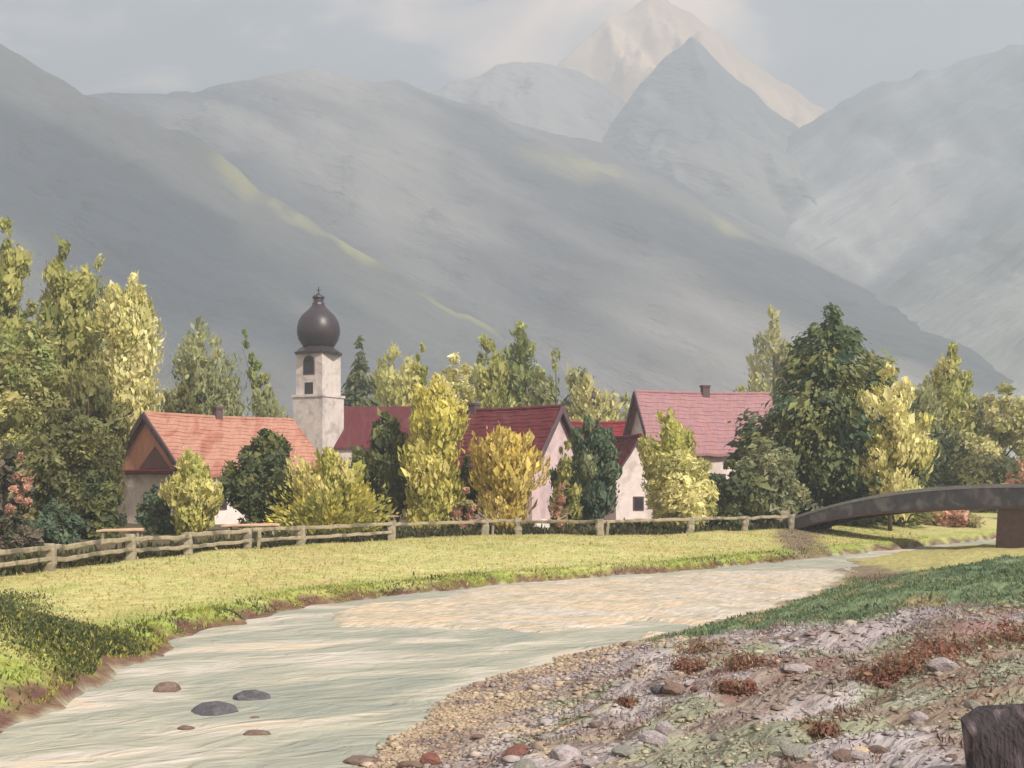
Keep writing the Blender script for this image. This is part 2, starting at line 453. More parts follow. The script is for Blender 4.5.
# ------------------------------------------------------------------ mountains
def mountain(name, pts, D0, D1, front, back, colour, seed, mat, label, amp=.10, power=1.0, nu=260, nv=110, jag=.012, gul=1.0):
    px = np.array([p[0] for p in pts], float); py = np.array([p[1] for p in pts], float)
    u = np.linspace(px[0], px[-1], nu)
    # smooth the ridge a little, then roughen it
    D = D0 + (D1 - D0) * (u - px[0]) / (px[-1] - px[0])
    yy = np.interp(u, px, py)
    ker = np.hanning(7); ker /= ker.sum()
    yy = np.convolve(np.pad(yy, 3, mode='edge'), ker, 'valid')
    rx = (u - CX) / FPX * D
    rz = CAM_H + (HOR - yy) / FPX * D
    rz = rz + (fbm(u * .035, u * 0 + seed, seed, 4) - .5) * jag * D
    rz = np.maximum(rz, 2)
    vs = np.concatenate([-np.linspace(1, 0, int(nv * .75))[:-1] ** 1.15, np.linspace(0, 1, int(nv * .25))])
    VV, UU = np.meshgrid(vs, np.arange(nu), indexing='ij')
    RX, RZ, DD = rx[UU], rz[UU], D[UU]
    s = np.abs(VV)
    yv = DD + np.where(VV < 0, VV * front, VV * back)
    gx_ = RX + (fbm(RX * .006, VV * 3, seed + 5, 3) - .5) * 120 * s
    base = RZ * (1 - s) ** power
    gully = (1 - np.abs(2 * fbm(RX * .0085 * gul + VV * 1.7, VV * 2.1 + 5, seed + 9, 4) - 1)) - .75
    rough = fbm(RX * .02, yv * .02, seed + 13, 4) - .5
    env = smooth(0, .14, s) * smooth(1, .75, s)
    zv = base + RZ * amp * env * (gully * 1.5 + rough * .9) + RZ * .02 * rough
    V = np.stack([gx_, yv, zv], -1).reshape(-1, 3)
    a, b_ = V.shape[0], nu
    nvv = len(vs)
    ii, jj = np.meshgrid(np.arange(nu - 1), np.arange(nvv - 1))
    q = (jj * nu + ii).ravel()
    F = np.stack([q, q + 1, q + nu + 1, q + nu], -1)
    cols = colour(u[UU].ravel(), VV.ravel(), V, seed)
    o = mesh_np(name, V, F, mat, smooth_sh=True, vcols=cols)
    tag(o, label, kind='structure')
    return o

def streak(C, sd, f=1.0):
    a = C[:, 0] * .55 + C[:, 2] * .84; b = C[:, 0] * .84 - C[:, 2] * .55
    return fbm(b * .0022 * f, a * .0105 * f, sd, 4)
def blend(cols, c, t): return mixc(cols, np.array(c), t)
def col_m1(u, s, C, sd):
    n = streak(C, sd, 1.6)
    c = mixc(np.array([.075, .088, .11]) * np.ones((len(u), 1)), np.array([.16, .168, .175]), smooth(.4, .65, n))
    band = smooth(.11, .0, np.abs(s + .02)) * .75 * smooth(205, 235, u) * smooth(520, 470, u) * smooth(.32, .5, n) * (.12 + .88 * smooth(.38, .62, fbm(u * .022, s * 6, 811, 3)))
    return blend(c, (.40, .39, .20), band)
def col_m2(u, s, C, sd):
    n = streak(C, sd)
    c = mixc(np.array([.12, .125, .145]) * np.ones((len(u), 1)), np.array([.34, .325, .315]), smooth(.35, .65, n))
    m = 110 + (u - 525) * .52                     # a strip of alp meadow lying along the slope
    band = smooth(.11, .01, np.abs(s + .21 + .0002 * (u - 600) + (n - .5) * .15)) * .75 * smooth(505, 545, u) * smooth(745, 690, u) * smooth(.30, .45, n) * (.2 + .8 * smooth(.35, .62, fbm(u * .025, s * 9, 823, 3)))
    return blend(c, (.42, .40, .21), band)
def col_rock(a, b, sg=1):
    def f(u, s, C, sd):
        n = streak(C * (sg, 1, 1), sd, .9)
        return mixc(np.array(a) * np.ones((len(u), 1)), np.array(b), smooth(.35, .65, n))
    return f

mountain('mountain', [(-900, -330), (-500, -160), (-250, -60), (-80, 5), (0, 42), (50, 78), (120, 108), (190, 132), (220, 155), (260, 190), (350, 240), (400, 275), (460, 311), (500, 333), (560, 372), (640, 425), (720, 475)],
         1150, 720, 480, 500, col_m1, 101, M['mountain'], 'dark blue grey wooded slope falling behind the church tower', amp=.045)
mountain('mountain', [(-700, 0), (-300, 60), (60, 95), (190, 92), (250, 80), (320, 72), (400, 82), (440, 95), (512, 118), (562, 131), (612, 147), (662, 176), (722, 206), (772, 232), (830, 275), (900, 330), (980, 390), (1080, 470)],
         1700, 1350, 800, 600, col_m2, 202, M['mountain'], 'long grey ridge with a strip of sunlit alp meadow', amp=.045)
mountain('mountain', [(420, 300), (520, 215), (590, 150), (630, 100), (664, 62), (692, 33), (724, 66), (770, 104), (815, 140), (900, 230), (1000, 330)],
         2000, 2000, 850, 500, col_rock((.17, .175, .185), (.30, .29, .28)), 303, M['mountain'], 'pointed grey rock peak below the sunlit snow', amp=.07)
mountain('mountain', [(620, 300), (690, 215), (740, 172), (790, 138), (830, 108), (880, 84), (950, 66), (1024, 40), (1200, -30), (1500, -120), (1900, -200)],
         1900, 1700, 900, 600, col_rock((.21, .23, .26), (.48, .47, .47), -1), 404, M['mountain_back'], 'pale grey mountain flank rising to the right edge', amp=.06)
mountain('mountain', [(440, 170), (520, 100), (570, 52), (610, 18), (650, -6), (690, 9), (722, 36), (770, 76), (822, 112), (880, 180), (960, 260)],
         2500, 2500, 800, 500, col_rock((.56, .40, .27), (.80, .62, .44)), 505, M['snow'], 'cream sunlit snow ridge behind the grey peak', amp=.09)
mountain('mountain', [(330, 150), (400, 108), (450, 84), (500, 66), (540, 60), (580, 70), (620, 94), (660, 130), (720, 190), (800, 260)],
         2150, 2150, 900, 400, col_rock((.24, .235, .235), (.36, .34, .33)), 707, M['mountain'], 'broad grey ridge left of the pointed peak', amp=.06)
mountain('mountain', [(720, 420), (800, 350), (870, 300), (900, 280), (960, 250), (1024, 214), (1150, 150), (1400, 30), (1800, -120)],
         1150, 950, 600, 500, col_rock((.19, .215, .23), (.36, .37, .37), -1), 606, M['mountain_back'], 'nearer grey green slope at the right edge', amp=.05)

# ------------------------------------------------------------------ foliage
def dabs(Pn, Dn, Nn, ln, wd, cols):
    """N folded leaf-shaped dabs: base, two sides, tip"""
    n = len(Pn)
    S = np.cross(Dn, Nn); S /= np.linalg.norm(S, axis=1, keepdims=True) + 1e-9
    ln = ln[:, None]; wd = wd[:, None]
    b = Pn - Dn * ln * .5; t = Pn + Dn * ln * .5 - Nn * ln * .12
    a1 = Pn + S * wd * .5 + Nn * wd * .15 - Dn * ln * .05; a2 = Pn - S * wd * .5 + Nn * wd * .15 + Dn * ln * .05
    V = np.stack([b, a1, t, a2], 1).reshape(-1, 3)
    i = np.arange(n) * 4
    F = np.concatenate([np.stack([i, i + 1, i + 2], -1), np.stack([i, i + 2, i + 3], -1)])
    return V, F, np.concatenate([cols, cols * .97])

def unit(v): return v / (np.linalg.norm(v, axis=1, keepdims=True) + 1e-9)

PROFILE = {
    'round': lambda t: np.sqrt(np.clip(1 - (2 * t - .92) ** 2 / 1.1, .02, 1)),
    'oval': lambda t: np.clip(np.sin(np.pi * np.clip(t * .93 + .06, 0, 1)) ** .7, .05, 1),
    'poplar': lambda t: np.clip(1.1 * (t + .12) ** .35 * (1 - t) ** .55 + .05, .05, 1),
    'cone': lambda t: np.clip((1 - t) ** .85 * (1 - .45 * np.exp(-t * 14)) + .03, .03, 1),
    'spruce': lambda t: np.clip(np.where(t < .2, .72 + t * 1.4, (1 - t) ** .66 * 1.16), .03, 1),
    'fan': lambda t: np.clip(.30 + .75 * t ** .8 * np.where(t > .75, np.sqrt(np.clip((1.03 - t) / .28, 0, 1)), 1), .05, 1),
    'bush': lambda t: np.sqrt(np.clip(1 - t ** 2.2, .02, 1)),
}
PAL = {
    'olive': [(.21, .22, .065), (.29, .275, .095), (.13, .145, .05), (.35, .33, .13)],
    'darkolive': [(.055, .06, .025), (.09, .085, .033), (.13, .12, .045), (.035, .04, .022)],
    'yellow': [(.42, .38, .12), (.52, .47, .22), (.27, .26, .08), (.35, .34, .11)],
    'gold': [(.46, .40, .11), (.38, .33, .08), (.54, .47, .19), (.29, .27, .07)],
    'cream': [(.58, .52, .29), (.42, .38, .15), (.64, .58, .37), (.27, .26, .10)],
    'dark': [(.035, .048, .026), (.06, .07, .03), (.026, .033, .022), (.10, .105, .04)],
    'purple': [(.07, .05, .05), (.05, .045, .04), (.10, .075, .07), (.04, .05, .035)],
    'teal': [(.045, .075, .06), (.07, .105, .075), (.03, .045, .04), (.16, .17, .10)],
    'ochre': [(.42, .30, .07), (.56, .44, .18), (.27, .18, .05), (.48, .37, .10)],
    'greygreen': [(.25, .26, .14), (.18, .19, .10), (.32, .31, .18), (.13, .135, .075)],
    'sage': [(.19, .195, .125), (.15, .16, .10), (.24, .235, .15), (.11, .12, .075)],
    'leafgreen': [(.19, .225, .075), (.14, .17, .06), (.26, .27, .11), (.10, .12, .045)],
    'spruce': [(.050, .080, .045), (.085, .105, .045), (.14, .14, .05), (.030, .045, .030), (.045, .085, .062)],
    'pale': [(.40, .36, .19), (.31, .29, .14), (.48, .43, .24), (.20, .20, .09)],
    'pink': [(.40, .20, .20), (.52, .27, .25), (.30, .13, .12), (.18, .17, .08)],
    'rust': [(.14, .055, .05), (.18, .065, .055), (.10, .05, .045), (.19, .15, .125)],
    'bankgreen': [(.085, .11, .045), (.12, .145, .055), (.055, .075, .035), (.22, .22, .08)],
}

def crown(name, parent, Hc, W, z0, profile, pal, n, size, mode='up', clumps=26, seed=1, lean=0.0, depth=None, spread=.17, weights=None):
    g = np.random.default_rng(seed)
    pal = np.array(PAL[pal] if isinstance(pal, str) else pal) ** .78 * np.array([1.22, 1.25, .98])
    depth = depth or W * .85
    f = PROFILE[profile]
    tt = np.linspace(0, 1, 200); w = f(tt); w = w / w.sum()
    clumps = int(clumps * 1.7); n = int(n * 2.6); W = W * 1.12
    ct = np.interp((np.arange(clumps) + g.uniform(0, 1, clumps)) / clumps, np.cumsum(.75 * w + .25 / 200), tt); ct[-3:] = [.9, .96, .99]; ca = g.uniform(0, 2 * np.pi, clumps); cr_ = f(ct) * g.uniform(0, 1, clumps) ** .5 * g.uniform(.75, 1.3, clumps)
    c0 = np.stack([np.cos(ca) * cr_ * W / 2 * .86 + lean * ct * Hc, np.sin(ca) * cr_ * depth / 2 * .86, z0 + ct * Hc * .97], -1)
    crad = W * spread * (.55 + .8 * g.random(clumps)) * (.6 + .4 * f(ct)) * np.where(ct > .86, .55, 1)
    ccol = pal[g.choice(len(pal), clumps, p=weights)]
    cl = g.choice(clumps, n, p=crad ** 1.6 / (crad ** 1.6).sum())
    dirn = unit(g.normal(size=(n, 3)))
    rad = g.uniform(.2, 1, n) ** .5 * np.where(g.random(n) < .06, g.uniform(1.1, 1.6, n), 1)
    stretch = np.array([1, 1, 1.35 if mode in ('up', 'fan') else .9])
    pos = c0[cl] + dirn * (crad[cl] * rad)[:, None] * stretch
    axis_ = np.stack([lean * (pos[:, 2] - z0), 0 * pos[:, 2], pos[:, 2]], -1)
    outw = unit(pos - axis_ + 1e-6)
    up = np.array([0, 0, 1.0])
    if mode == 'up': d = up * 1.0 + outw * .45 + g.normal(size=(n, 3)) * .38
    elif mode == 'fan':
        root = np.array([0, 0, z0 - .12 * Hc]); d = unit(pos - root) * 1.3 + g.normal(size=(n, 3)) * .25
    elif mode == 'down': d = outw * 1.0 - up * .55 + g.normal(size=(n, 3)) * .3
    else: d = g.normal(size=(n, 3)) * .8 + outw * .5
    d = unit(d)
    nn = unit(dirn * .8 + outw * .6 + g.normal(size=(n, 3)) * .35)
    nn = unit(nn - d * (nn * d).sum(1, keepdims=True))
    sz = size * .88 * np.exp(g.normal(size=n) * .5)
    other = pal[g.integers(0, len(pal), n)]
    c = ccol[cl] * .74 + other * .26
    c = c * np.exp(g.normal(size=(n, 1)) * .16)
    V, F, C = dabs(pos, d, nn, sz, sz * g.uniform(.38, .62, n), c)
    return mesh_np(name, V, F, M['leaf'], C, parent=parent)

def trunk(name, parent, h, r, seed, lean=0.0, limbs=4, W=2.0, top=None):
    rr = random.Random(seed)
    pts = [(0, 0, -.25), (rr.uniform(-.05, .05), 0, h * .25), (lean * h * .5 + rr.uniform(-.1, .1), rr.uniform(-.1, .1), h * .55), (lean * h, 0, h)]
    ps = [tube(pts, [r * 1.35, r, r * .7, r * .18], 7, seed, .2)]
    for k in range(limbs):
        a = rr.uniform(0, 6.28); zz = h * rr.uniform(.25, .7); ln = W * rr.uniform(.22, .36)
        b = Vector((lean * zz, 0, zz))
        ps.append(tube([b, b + Vector((math.cos(a) * ln * .5, math.sin(a) * ln * .5, ln * .5)), b + Vector((math.cos(a) * ln, math.sin(a) * ln, ln * 1.15))], [r * .5, r * .32, r * .08], 5, seed + k, .2))
    V, F = join(ps)
    return mesh_np(name, np.array(V), F, M['bark'], smooth_sh=True, parent=parent)

TREES = []
def plant(kind, label, cat, px, top, wpx, Y, profile, pal, n, mode='up', group=None, clear=.1, lean=0.0, size=None, clumps=26, seed=None, base=None, spread=.17, limbs=4, weights=None):
    """a tree or bush whose crown spans wpx pixels round px and reaches up to the pixel row top, standing Y metres away"""
    if Y > 48:
        for _ in range(40):
            x = (px - CX) / FPX * Y
            if px < 790 and Y < np.interp(x, FX, FY) + 2.0 + .5 * wpx / FPX * Y * .5: Y += .4
    x = (px - CX) / FPX * Y
    z = H1(x, Y)
    t = empty(kind, (x, Y, z))
    Ht = CAM_H + (HOR - top) / FPX * Y - z
    W = wpx / FPX * Y
    sd = seed or (int(px * 7 + top * 13 + Y) % 9973)
    size = (size or (3.2 if wpx < 34 else 4.6)) / FPX * Y
    z0 = Ht * clear
    is_bush = cat in ('bush', 'shrub', 'plant', 'hedge')
    if is_bush:
        trunk('stem', t, Ht * .75, max(.025, W * .02), sd, lean, limbs, W * .8)
        crown('foliage', t, Ht - z0, W, z0, profile, pal, n, size, mode, clumps, sd, lean, spread=spread, weights=weights)
    else:
        trunk('trunk', t, Ht * .88, max(.06, W * .03), sd, lean, limbs, W)
        crown('crown', t, Ht - z0, W, z0, profile, pal, n, size, mode, clumps, sd, lean, spread=spread, weights=weights)
    tag(t, label, cat, group)
    TREES.append(t)
    return t

# left edge group
plant('broadleaf_tree', 'tall olive green tree cut by the left edge', 'tree', 2, 214, 76, 88, 'poplar', 'olive', 5200, clear=.12, clumps=44, size=6)
plant('broadleaf_tree', 'olive tree with a pointed top left of the bright cream tree', 'tree', 66, 238, 84, 92, 'poplar', 'olive', 5200, clear=.12, clumps=44, size=6)
plant('broadleaf_tree', 'pale cream yellow tree towering over the orange roof', 'tree', 128, 268, 98, 90, 'poplar', 'cream', 6500, 'up', clear=.14, clumps=46, size=5)
plant('broadleaf_tree', 'hazy grey green tree showing between olive and cream trees', 'tree', 97, 252, 56, 112, 'oval', 'greygreen', 2400, clear=.2, clumps=24, size=5)
plant('broadleaf_tree', 'green and straw mottled tree beside the left edge, below taller ones', 'tree', 32, 300, 86, 80, 'oval', [(.30, .29, .11), (.17, .21, .08), (.42, .37, .17), (.16, .15, .06)], 5200, clear=.1, clumps=40, size=5, mode='mix')
plant('broadleaf_tree', 'dark olive brown tree in front of the cream tree', 'tree', 88, 360, 66, 76, 'round', [(.13, .125, .05), (.09, .085, .035), (.20, .18, .07), (.06, .06, .028)], 4600, clear=.06, clumps=34)
plant('bush', 'dark olive bush left of the orange roofed house', 'bush', 62, 398, 84, 70, 'round', [(.10, .105, .045), (.07, .07, .032), (.17, .16, .06), (.05, .05, .026)], 4600, clear=.02, clumps=34, mode='mix')
plant('bush', 'purple brown bush against the left edge', 'bush', 4, 440, 50, 60, 'oval', 'purple', 2600, clear=.0, mode='mix')
plant('bush', 'pink blossoming bush near the left edge', 'bush', 21, 452, 24, 58, 'bush', 'pink', 1300, clear=.15, mode='mix', clumps=12)
plant('bush', 'teal green bush behind the leftmost fence post', 'bush', 52, 500, 44, 54, 'bush', 'teal', 1900, clear=.0, mode='mix', clumps=18)
plant('bush', 'dark bush below the gable of the orange roofed house', 'bush', 98, 470, 50, 62, 'bush', 'dark', 2300, clear=.0, mode='mix', clumps=20)
plant('bush', 'small brown bush low at the left edge', 'bush', 14, 512, 44, 50, 'bush', 'purple', 1600, clear=0, mode='mix', clumps=16)
# behind and around the orange roofed house
plant('broadleaf_tree', 'soft grey green tree behind the orange roof ridge', 'tree', 198, 318, 84, 120, 'oval', 'greygreen', 3600, clear=.1, clumps=30, weights=[.4, .25, .25, .1])
plant('broadleaf_tree', 'dark stubby tree rising behind the orange roof', 'tree', 190, 362, 40, 110, 'oval', 'darkolive', 1800, clear=.1)
plant('broadleaf_tree', 'slender green tree leaning left beside the church tower', 'tree', 286, 326, 26, 128, 'poplar', 'leafgreen', 1700, clear=.15, lean=-.27, clumps=20, limbs=2)
plant('broadleaf_tree', 'low yellowish tree between orange roof and church tower', 'tree', 268, 385, 50, 115, 'round', 'greygreen', 1800, clear=.1)
plant('bush', 'ochre bush in front of the orange roofed house wall', 'bush', 190, 452, 56, 66, 'oval', 'yellow', 2600, clear=.05, clumps=22)
plant('bush', 'small dark green bush under the white house wall', 'bush', 152, 484, 38, 68, 'bush', 'teal', 1300, clear=0, mode='mix', clumps=14)
plant('broadleaf_tree', 'dense dark green tree covering the right end of orange roof', 'tree', 264, 428, 76, 68, 'oval', 'dark', 5600, clear=.03, clumps=40, mode='mix', weights=[.3, .3, .15, .25])
plant('bush', 'yellow green bush with cream sprays below the church tower', 'bush', 328, 452, 84, 66, 'bush', [(.42, .36, .08), (.55, .46, .22), (.22, .22, .06), (.30, .27, .06)], 3600, clear=.03, clumps=30, mode='fan')
# between church and the dark red house
plant('conifer', 'dark green conifer just right of the church tower', 'tree', 360, 334, 58, 168, 'cone', 'dark', 3400, clear=.05, clumps=30, mode='down', weights=[.3, .35, .1, .25])
plant('broadleaf_tree', 'yellow tree behind the dark conifer near the tower', 'tree', 394, 346, 74, 172, 'oval', 'yellow', 2600, clear=.1, clumps=24)
plant('broadleaf_tree', 'dark green tree before the dark red church roof', 'tree', 384, 410, 56, 74, 'oval', 'dark', 4200, clear=.03, clumps=30, weights=[.2, .35, .1, .35])
plant('broadleaf_tree', 'tall golden yellow tree left of the dark red roof', 'tree', 434, 372, 74, 72, 'poplar', 'gold', 6000, clear=.06, clumps=44, mode='up')
plant('broadleaf_tree', 'slim golden shoot of a tree with a columnar top', 'tree', 421, 338, 30, 78, 'poplar', 'olive', 1600, clear=.2, clumps=20, limbs=2)
plant('broadleaf_tree', 'cream flecked tree behind the golden tree', 'tree', 453, 350, 62, 112, 'oval', 'cream', 2600, clear=.1, clumps=24, mode='mix')
plant('broadleaf_tree', 'feathery olive green tree above the dark red roof chimney', 'tree', 488, 336, 68, 120, 'poplar', 'olive', 3000, clear=.1, clumps=30)
plant('broadleaf_tree', 'tallest feathery green tree behind the dark red roof', 'tree', 520, 322, 74, 124, 'poplar', 'leafgreen', 3200, clear=.1, clumps=30)
plant('broadleaf_tree', 'pale olive tree right of the feathery green tree', 'tree', 556, 350, 66, 122, 'oval', 'greygreen', 2400, clear=.1, clumps=24)
plant('broadleaf_tree', 'straw coloured tree behind the pink gable', 'tree', 588, 374, 64, 118, 'round', 'pale', 2200, clear=.1, clumps=22)
plant('broadleaf_tree', 'hazy straw tree between dark red and pink roofs', 'tree', 626, 394, 60, 130, 'round', 'pale', 1500, clear=.1, clumps=18)
plant('broadleaf_tree', 'thin dark bare looking tree before the crimson barn', 'tree', 594, 392, 22, 96, 'cone', 'purple', 650, clear=.25, clumps=12, limbs=3)
plant('bush', 'fan shaped ochre bush before the dark red roof', 'bush', 507, 428, 72, 68, 'fan', 'ochre', 3600, 'fan', clear=.04, clumps=32)
plant('bush', 'dark olive bush between golden tree and ochre bush', 'bush', 466, 454, 42, 74, 'bush', 'darkolive', 1900, clear=0, mode='mix', clumps=18)
plant('bush', 'little pink flowering bush under the ochre bush', 'bush', 466, 487, 20, 66, 'bush', 'pink', 900, clear=.1, mode='mix', clumps=8)
plant('bush', 'little pink flowering bush at the foot of pink gable', 'bush', 563, 483, 20, 70, 'bush', 'pink', 900, clear=.1, mode='mix', clumps=8)
plant('broadleaf_tree', 'dark blue green tree right of the pink gable', 'tree', 589, 418, 56, 74, 'oval', 'teal', 3800, clear=.03, clumps=30, weights=[.4, .15, .4, .05])
plant('bush', 'olive bush hugging the pink gable wall', 'bush', 566, 440, 32, 73, 'oval', 'olive', 1300, clear=.02, clumps=14)
# before the pink roofed house
plant('broadleaf_tree', 'olive yellow tree crossing the pink roof', 'tree', 676, 410, 56, 76, 'oval', 'yellow', 2800, clear=.05, clumps=24, lean=-.06, weights=[.2, .1, .3, .4])
plant('bush', 'bright cream yellow bush before the pink roofed house', 'bush', 680, 452, 66, 70, 'round', 'cream', 4400, clear=.03, clumps=34, mode='mix')
plant('bush', 'dark green bush left of the big conifer', 'bush', 732, 462, 70, 74, 'bush', 'dark', 3000, clear=0, mode='mix', clumps=24)
plant('bush', 'dull sage bush at the foot of the big conifer', 'bush', 772, 440, 62, 72, 'oval', 'sage', 4200, clear=.02, mode='mix', clumps=32)
plant('conifer', 'big dark green spruce with a pointed top beside the bridge', 'tree', 830, 304, 190, 84, 'spruce', 'spruce', 15000, weights=[.2, .26, .28, .1, .16], clear=.02, clumps=90, mode='down', spread=.11, size=5.5)
plant('broadleaf_tree', 'cream lit tree against the right side of the spruce', 'tree', 890, 364, 64, 79, 'oval', 'cream', 3800, clear=.12, clumps=26, weights=[.35, .25, .35, .05])
plant('broadleaf_tree', 'pale straw tree fading in haze left of the spruce top', 'tree', 774, 306, 56, 190, 'oval', 'pale', 1700, clear=.2, clumps=20)
# right of the spruce
plant('broadleaf_tree', 'greyish olive tree right of the cream lit tree', 'tree', 922, 378, 62, 118, 'oval', 'greygreen', 3200, clear=.06, clumps=28)
plant('broadleaf_tree', 'tall straw green tree with a pointed crown above the bridge', 'tree', 952, 342, 66, 120, 'poplar', [(.36, .34, .12), (.26, .27, .09), (.42, .38, .18), (.17, .18, .07)], 4400, clear=.06, clumps=36)
plant('bush', 'blackish green bush behind the bridge parapet', 'bush', 932, 430, 76, 116, 'bush', 'dark', 2600, clear=0, mode='mix', clumps=22)
plant('broadleaf_tree', 'pale straw tree at the right edge behind the bridge', 'tree', 1000, 384, 80, 118, 'round', 'pale', 4200, clear=.05, clumps=34, mode='mix')
plant('bush', 'dark bush between spruce and bridge foot', 'bush', 868, 470, 56, 86, 'bush', 'spruce', 2200, clear=0, mode='mix', clumps=20)
plant('bush', 'olive bush behind the arch of the bridge', 'bush', 985, 455, 100, 114, 'bush', 'darkolive', 3000, clear=0, mode='mix', clumps=24)
plant('bush', 'rosy flowering bush seen under the bridge arch', 'bush', 946, 506, 52, 88, 'bush', 'pink', 1300, clear=.02, mode='mix', clumps=16, weights=[.4, .4, .15, .05])
plant('bush', 'pink flowering bush above the bridge parapet at right edge', 'bush', 1018, 458, 28, 100, 'bush', 'pink', 600, clear=.2, mode='mix', clumps=10)

# ------------------------------------------------------------------ houses
def gable_house(name, label, corner, theta, side, length, depth, wall_h, roof_h, wall_mat, roof_mat, chimneys=(), gable='plaster', over=.45, windows=(), hip=0.0):
    """corner: ground point of the near corner. The long wall leaves it at angle theta (side=+1 to the right and away,
    -1 to the left and away); the gable wall leaves it the other way."""
    root = empty(name, corner)
    a = Vector((side * math.cos(theta), math.sin(theta), 0))       # along the ridge
    b = Vector((-side * math.sin(theta), math.cos(theta), 0))      # across, away from the viewer
    up = Vector((0, 0, 1))
    def pt(u, v, z): return a * u + b * v + up * z
    Lh, Dh, wh, rh = length, depth, wall_h, roof_h
    V = [pt(0, 0, -.4), pt(Lh, 0, -.4), pt(Lh, Dh, -.4), pt(0, Dh, -.4), pt(0, 0, wh), pt(Lh, 0, wh), pt(Lh, Dh, wh), pt(0, Dh, wh), pt(0, Dh / 2, wh + rh - .06), pt(Lh, Dh / 2, wh + rh - .06)]
    F = [(0, 1, 5, 4), (2, 3, 7, 6), (1, 2, 6, 9, 5), (3, 0, 4, 8, 7), (0, 3, 2, 1), (4, 5, 9, 8), (6, 7, 8, 9)]
    mesh_np('wall', np.array([tuple(v) for v in V]), F, M[wall_mat], parent=root)
    # two roof slopes, each a slab of many strips with a slightly wavy surface
    def slab(sgn):
        n_u, n_v, th = 40, 31, .16
        sl = rh / (Dh / 2)
        Vv, Ff = [], []
        for lay in (0, 1):
            for j in range(n_v + 1):
                for i in range(n_u + 1):
                    u = -over + (Lh + 2 * over) * i / n_u
                    t = min(1.0, ((j + 1) // 2) / 16 - (.004 if j % 2 == 0 and j else 0))
                    v = Dh / 2 - (Dh / 2 + over) * t if sgn < 0 else Dh / 2 + (Dh / 2 + over) * t
                    z = wh + rh - (Dh / 2 + over) * t * sl + .04
                    sag = -.10 * math.sin(math.pi * min(max(i / n_u, 0), 1)) * (1 - .3 * t)
                    wob = .03 * math.sin(i * 1.1 + j * .35 + Lh) + .02 * math.sin(j * 1.3 + i * .4) + (.045 if j % 2 else 0) * lay + .02 * lay * random.random()
                    if hip and i in (0, n_u): u += (hip * (1 - t)) * (1 if i == 0 else -1)
                    p = pt(u, v, z + sag + wob + (th if lay else 0))
                    Vv.append(tuple(p))
        S = (n_u + 1) * (n_v + 1); w = n_u + 1
        for j in range(n_v):
            for i in range(n_u):
                q = j * w + i
                Ff.append((q, q + 1, q + 1 + w, q + w)); Ff.append((S + q, S + q + w, S + q + 1 + w, S + q + 1))
        for i in range(n_u):
            for j in (0, n_v):
                q = j * w + i; Ff.append((q, q + 1, S + q + 1, S + q))
        for j in range(n_v):
            for i in (0, n_u):
                q = j * w + i; Ff.append((q, q + w, S + q + w, S + q))
        return Vv, Ff
    sA, sB = slab(-1), slab(1)
    roof = mesh_np('roof', np.array(sA[0]), sA[1], M[roof_mat], parent=root)
    mesh_np('roof_slope', np.array(sB[0]), sB[1], M[roof_mat], parent=root)
    rv, rf = tube([pt(-over + hip, Dh / 2, wh + rh + .17), pt(Lh * .5, Dh / 2, wh + rh + .09), pt(Lh + over - hip, Dh / 2, wh + rh + .17)], [.15, .15, .15], 8)
    mesh_np('ridge_tiles', np.array(rv), rf, M[roof_mat], parent=roof)
    # verge boards on the visible gable
    sl = rh / (Dh / 2)
    for sg in (-1, 1):
        p0 = pt(-over - .05, Dh / 2, wh + rh + .05)
        p1 = pt(-over - .05, Dh / 2 + sg * (Dh / 2 + over), wh - over * sl + .05)
        v, f = rough_beam(p0, p1, .14, .42, 3 + sg, 5, .15)
        mesh_np('verge_board', np.array(v), f, M['verge'], parent=root)
    for (u, w_, h_) in chimneys:
        v, f = join([tuple_box(pt, u - w_ / 2, u + w_ / 2, Dh / 2 - w_ / 2, Dh / 2 + w_ / 2, wh + rh - .5, wh + rh + h_),
                     tuple_box(pt, u - w_ * .62, u + w_ * .62, Dh / 2 - w_ * .62, Dh / 2 + w_ * .62, wh + rh + h_ - .02, wh + rh + h_ + .14)])
        mesh_np('chimney', np.array(v), f, M['verge'], parent=roof)
    for (face, s0, s1, z0, z1) in windows:
        if face == 'long':
            fr = tuple_box(pt, s0, s1, -.06, .05, z0, z1); pn = tuple_box(pt, s0 + .1, s1 - .1, -.085, -.055, z0 + .1, z1 - .1)
        else:
            fr = tuple_box(pt, -.06, .05, s0, s1, z0, z1); pn = tuple_box(pt, -.085, -.055, s0 + .1, s1 - .1, z0 + .1, z1 - .1)
        w_o = mesh_np('window', np.array(fr[0]), fr[1], M['verge'], parent=root)
        mesh_np('pane', np.array(pn[0]), pn[1], M['dark_opening'], parent=w_o)
    tag(root, label, 'house')
    return root, pt

def tuple_box(pt, u0, u1, v0, v1, z0, z1):
    V = [tuple(pt(u, v, z)) for z in (z0, z1) for (u, v) in ((u0, v0), (u1, v0), (u1, v1), (u0, v1))]
    return V, [(3, 2, 1, 0), (4, 5, 6, 7), (0, 1, 5, 4), (1, 2, 6, 5), (2, 3, 7, 6), (3, 0, 4, 7)]

def ground_at(px, Y):
    x = (px - CX) / FPX * Y
    return Vector((x, Y, H1(x, Y)))

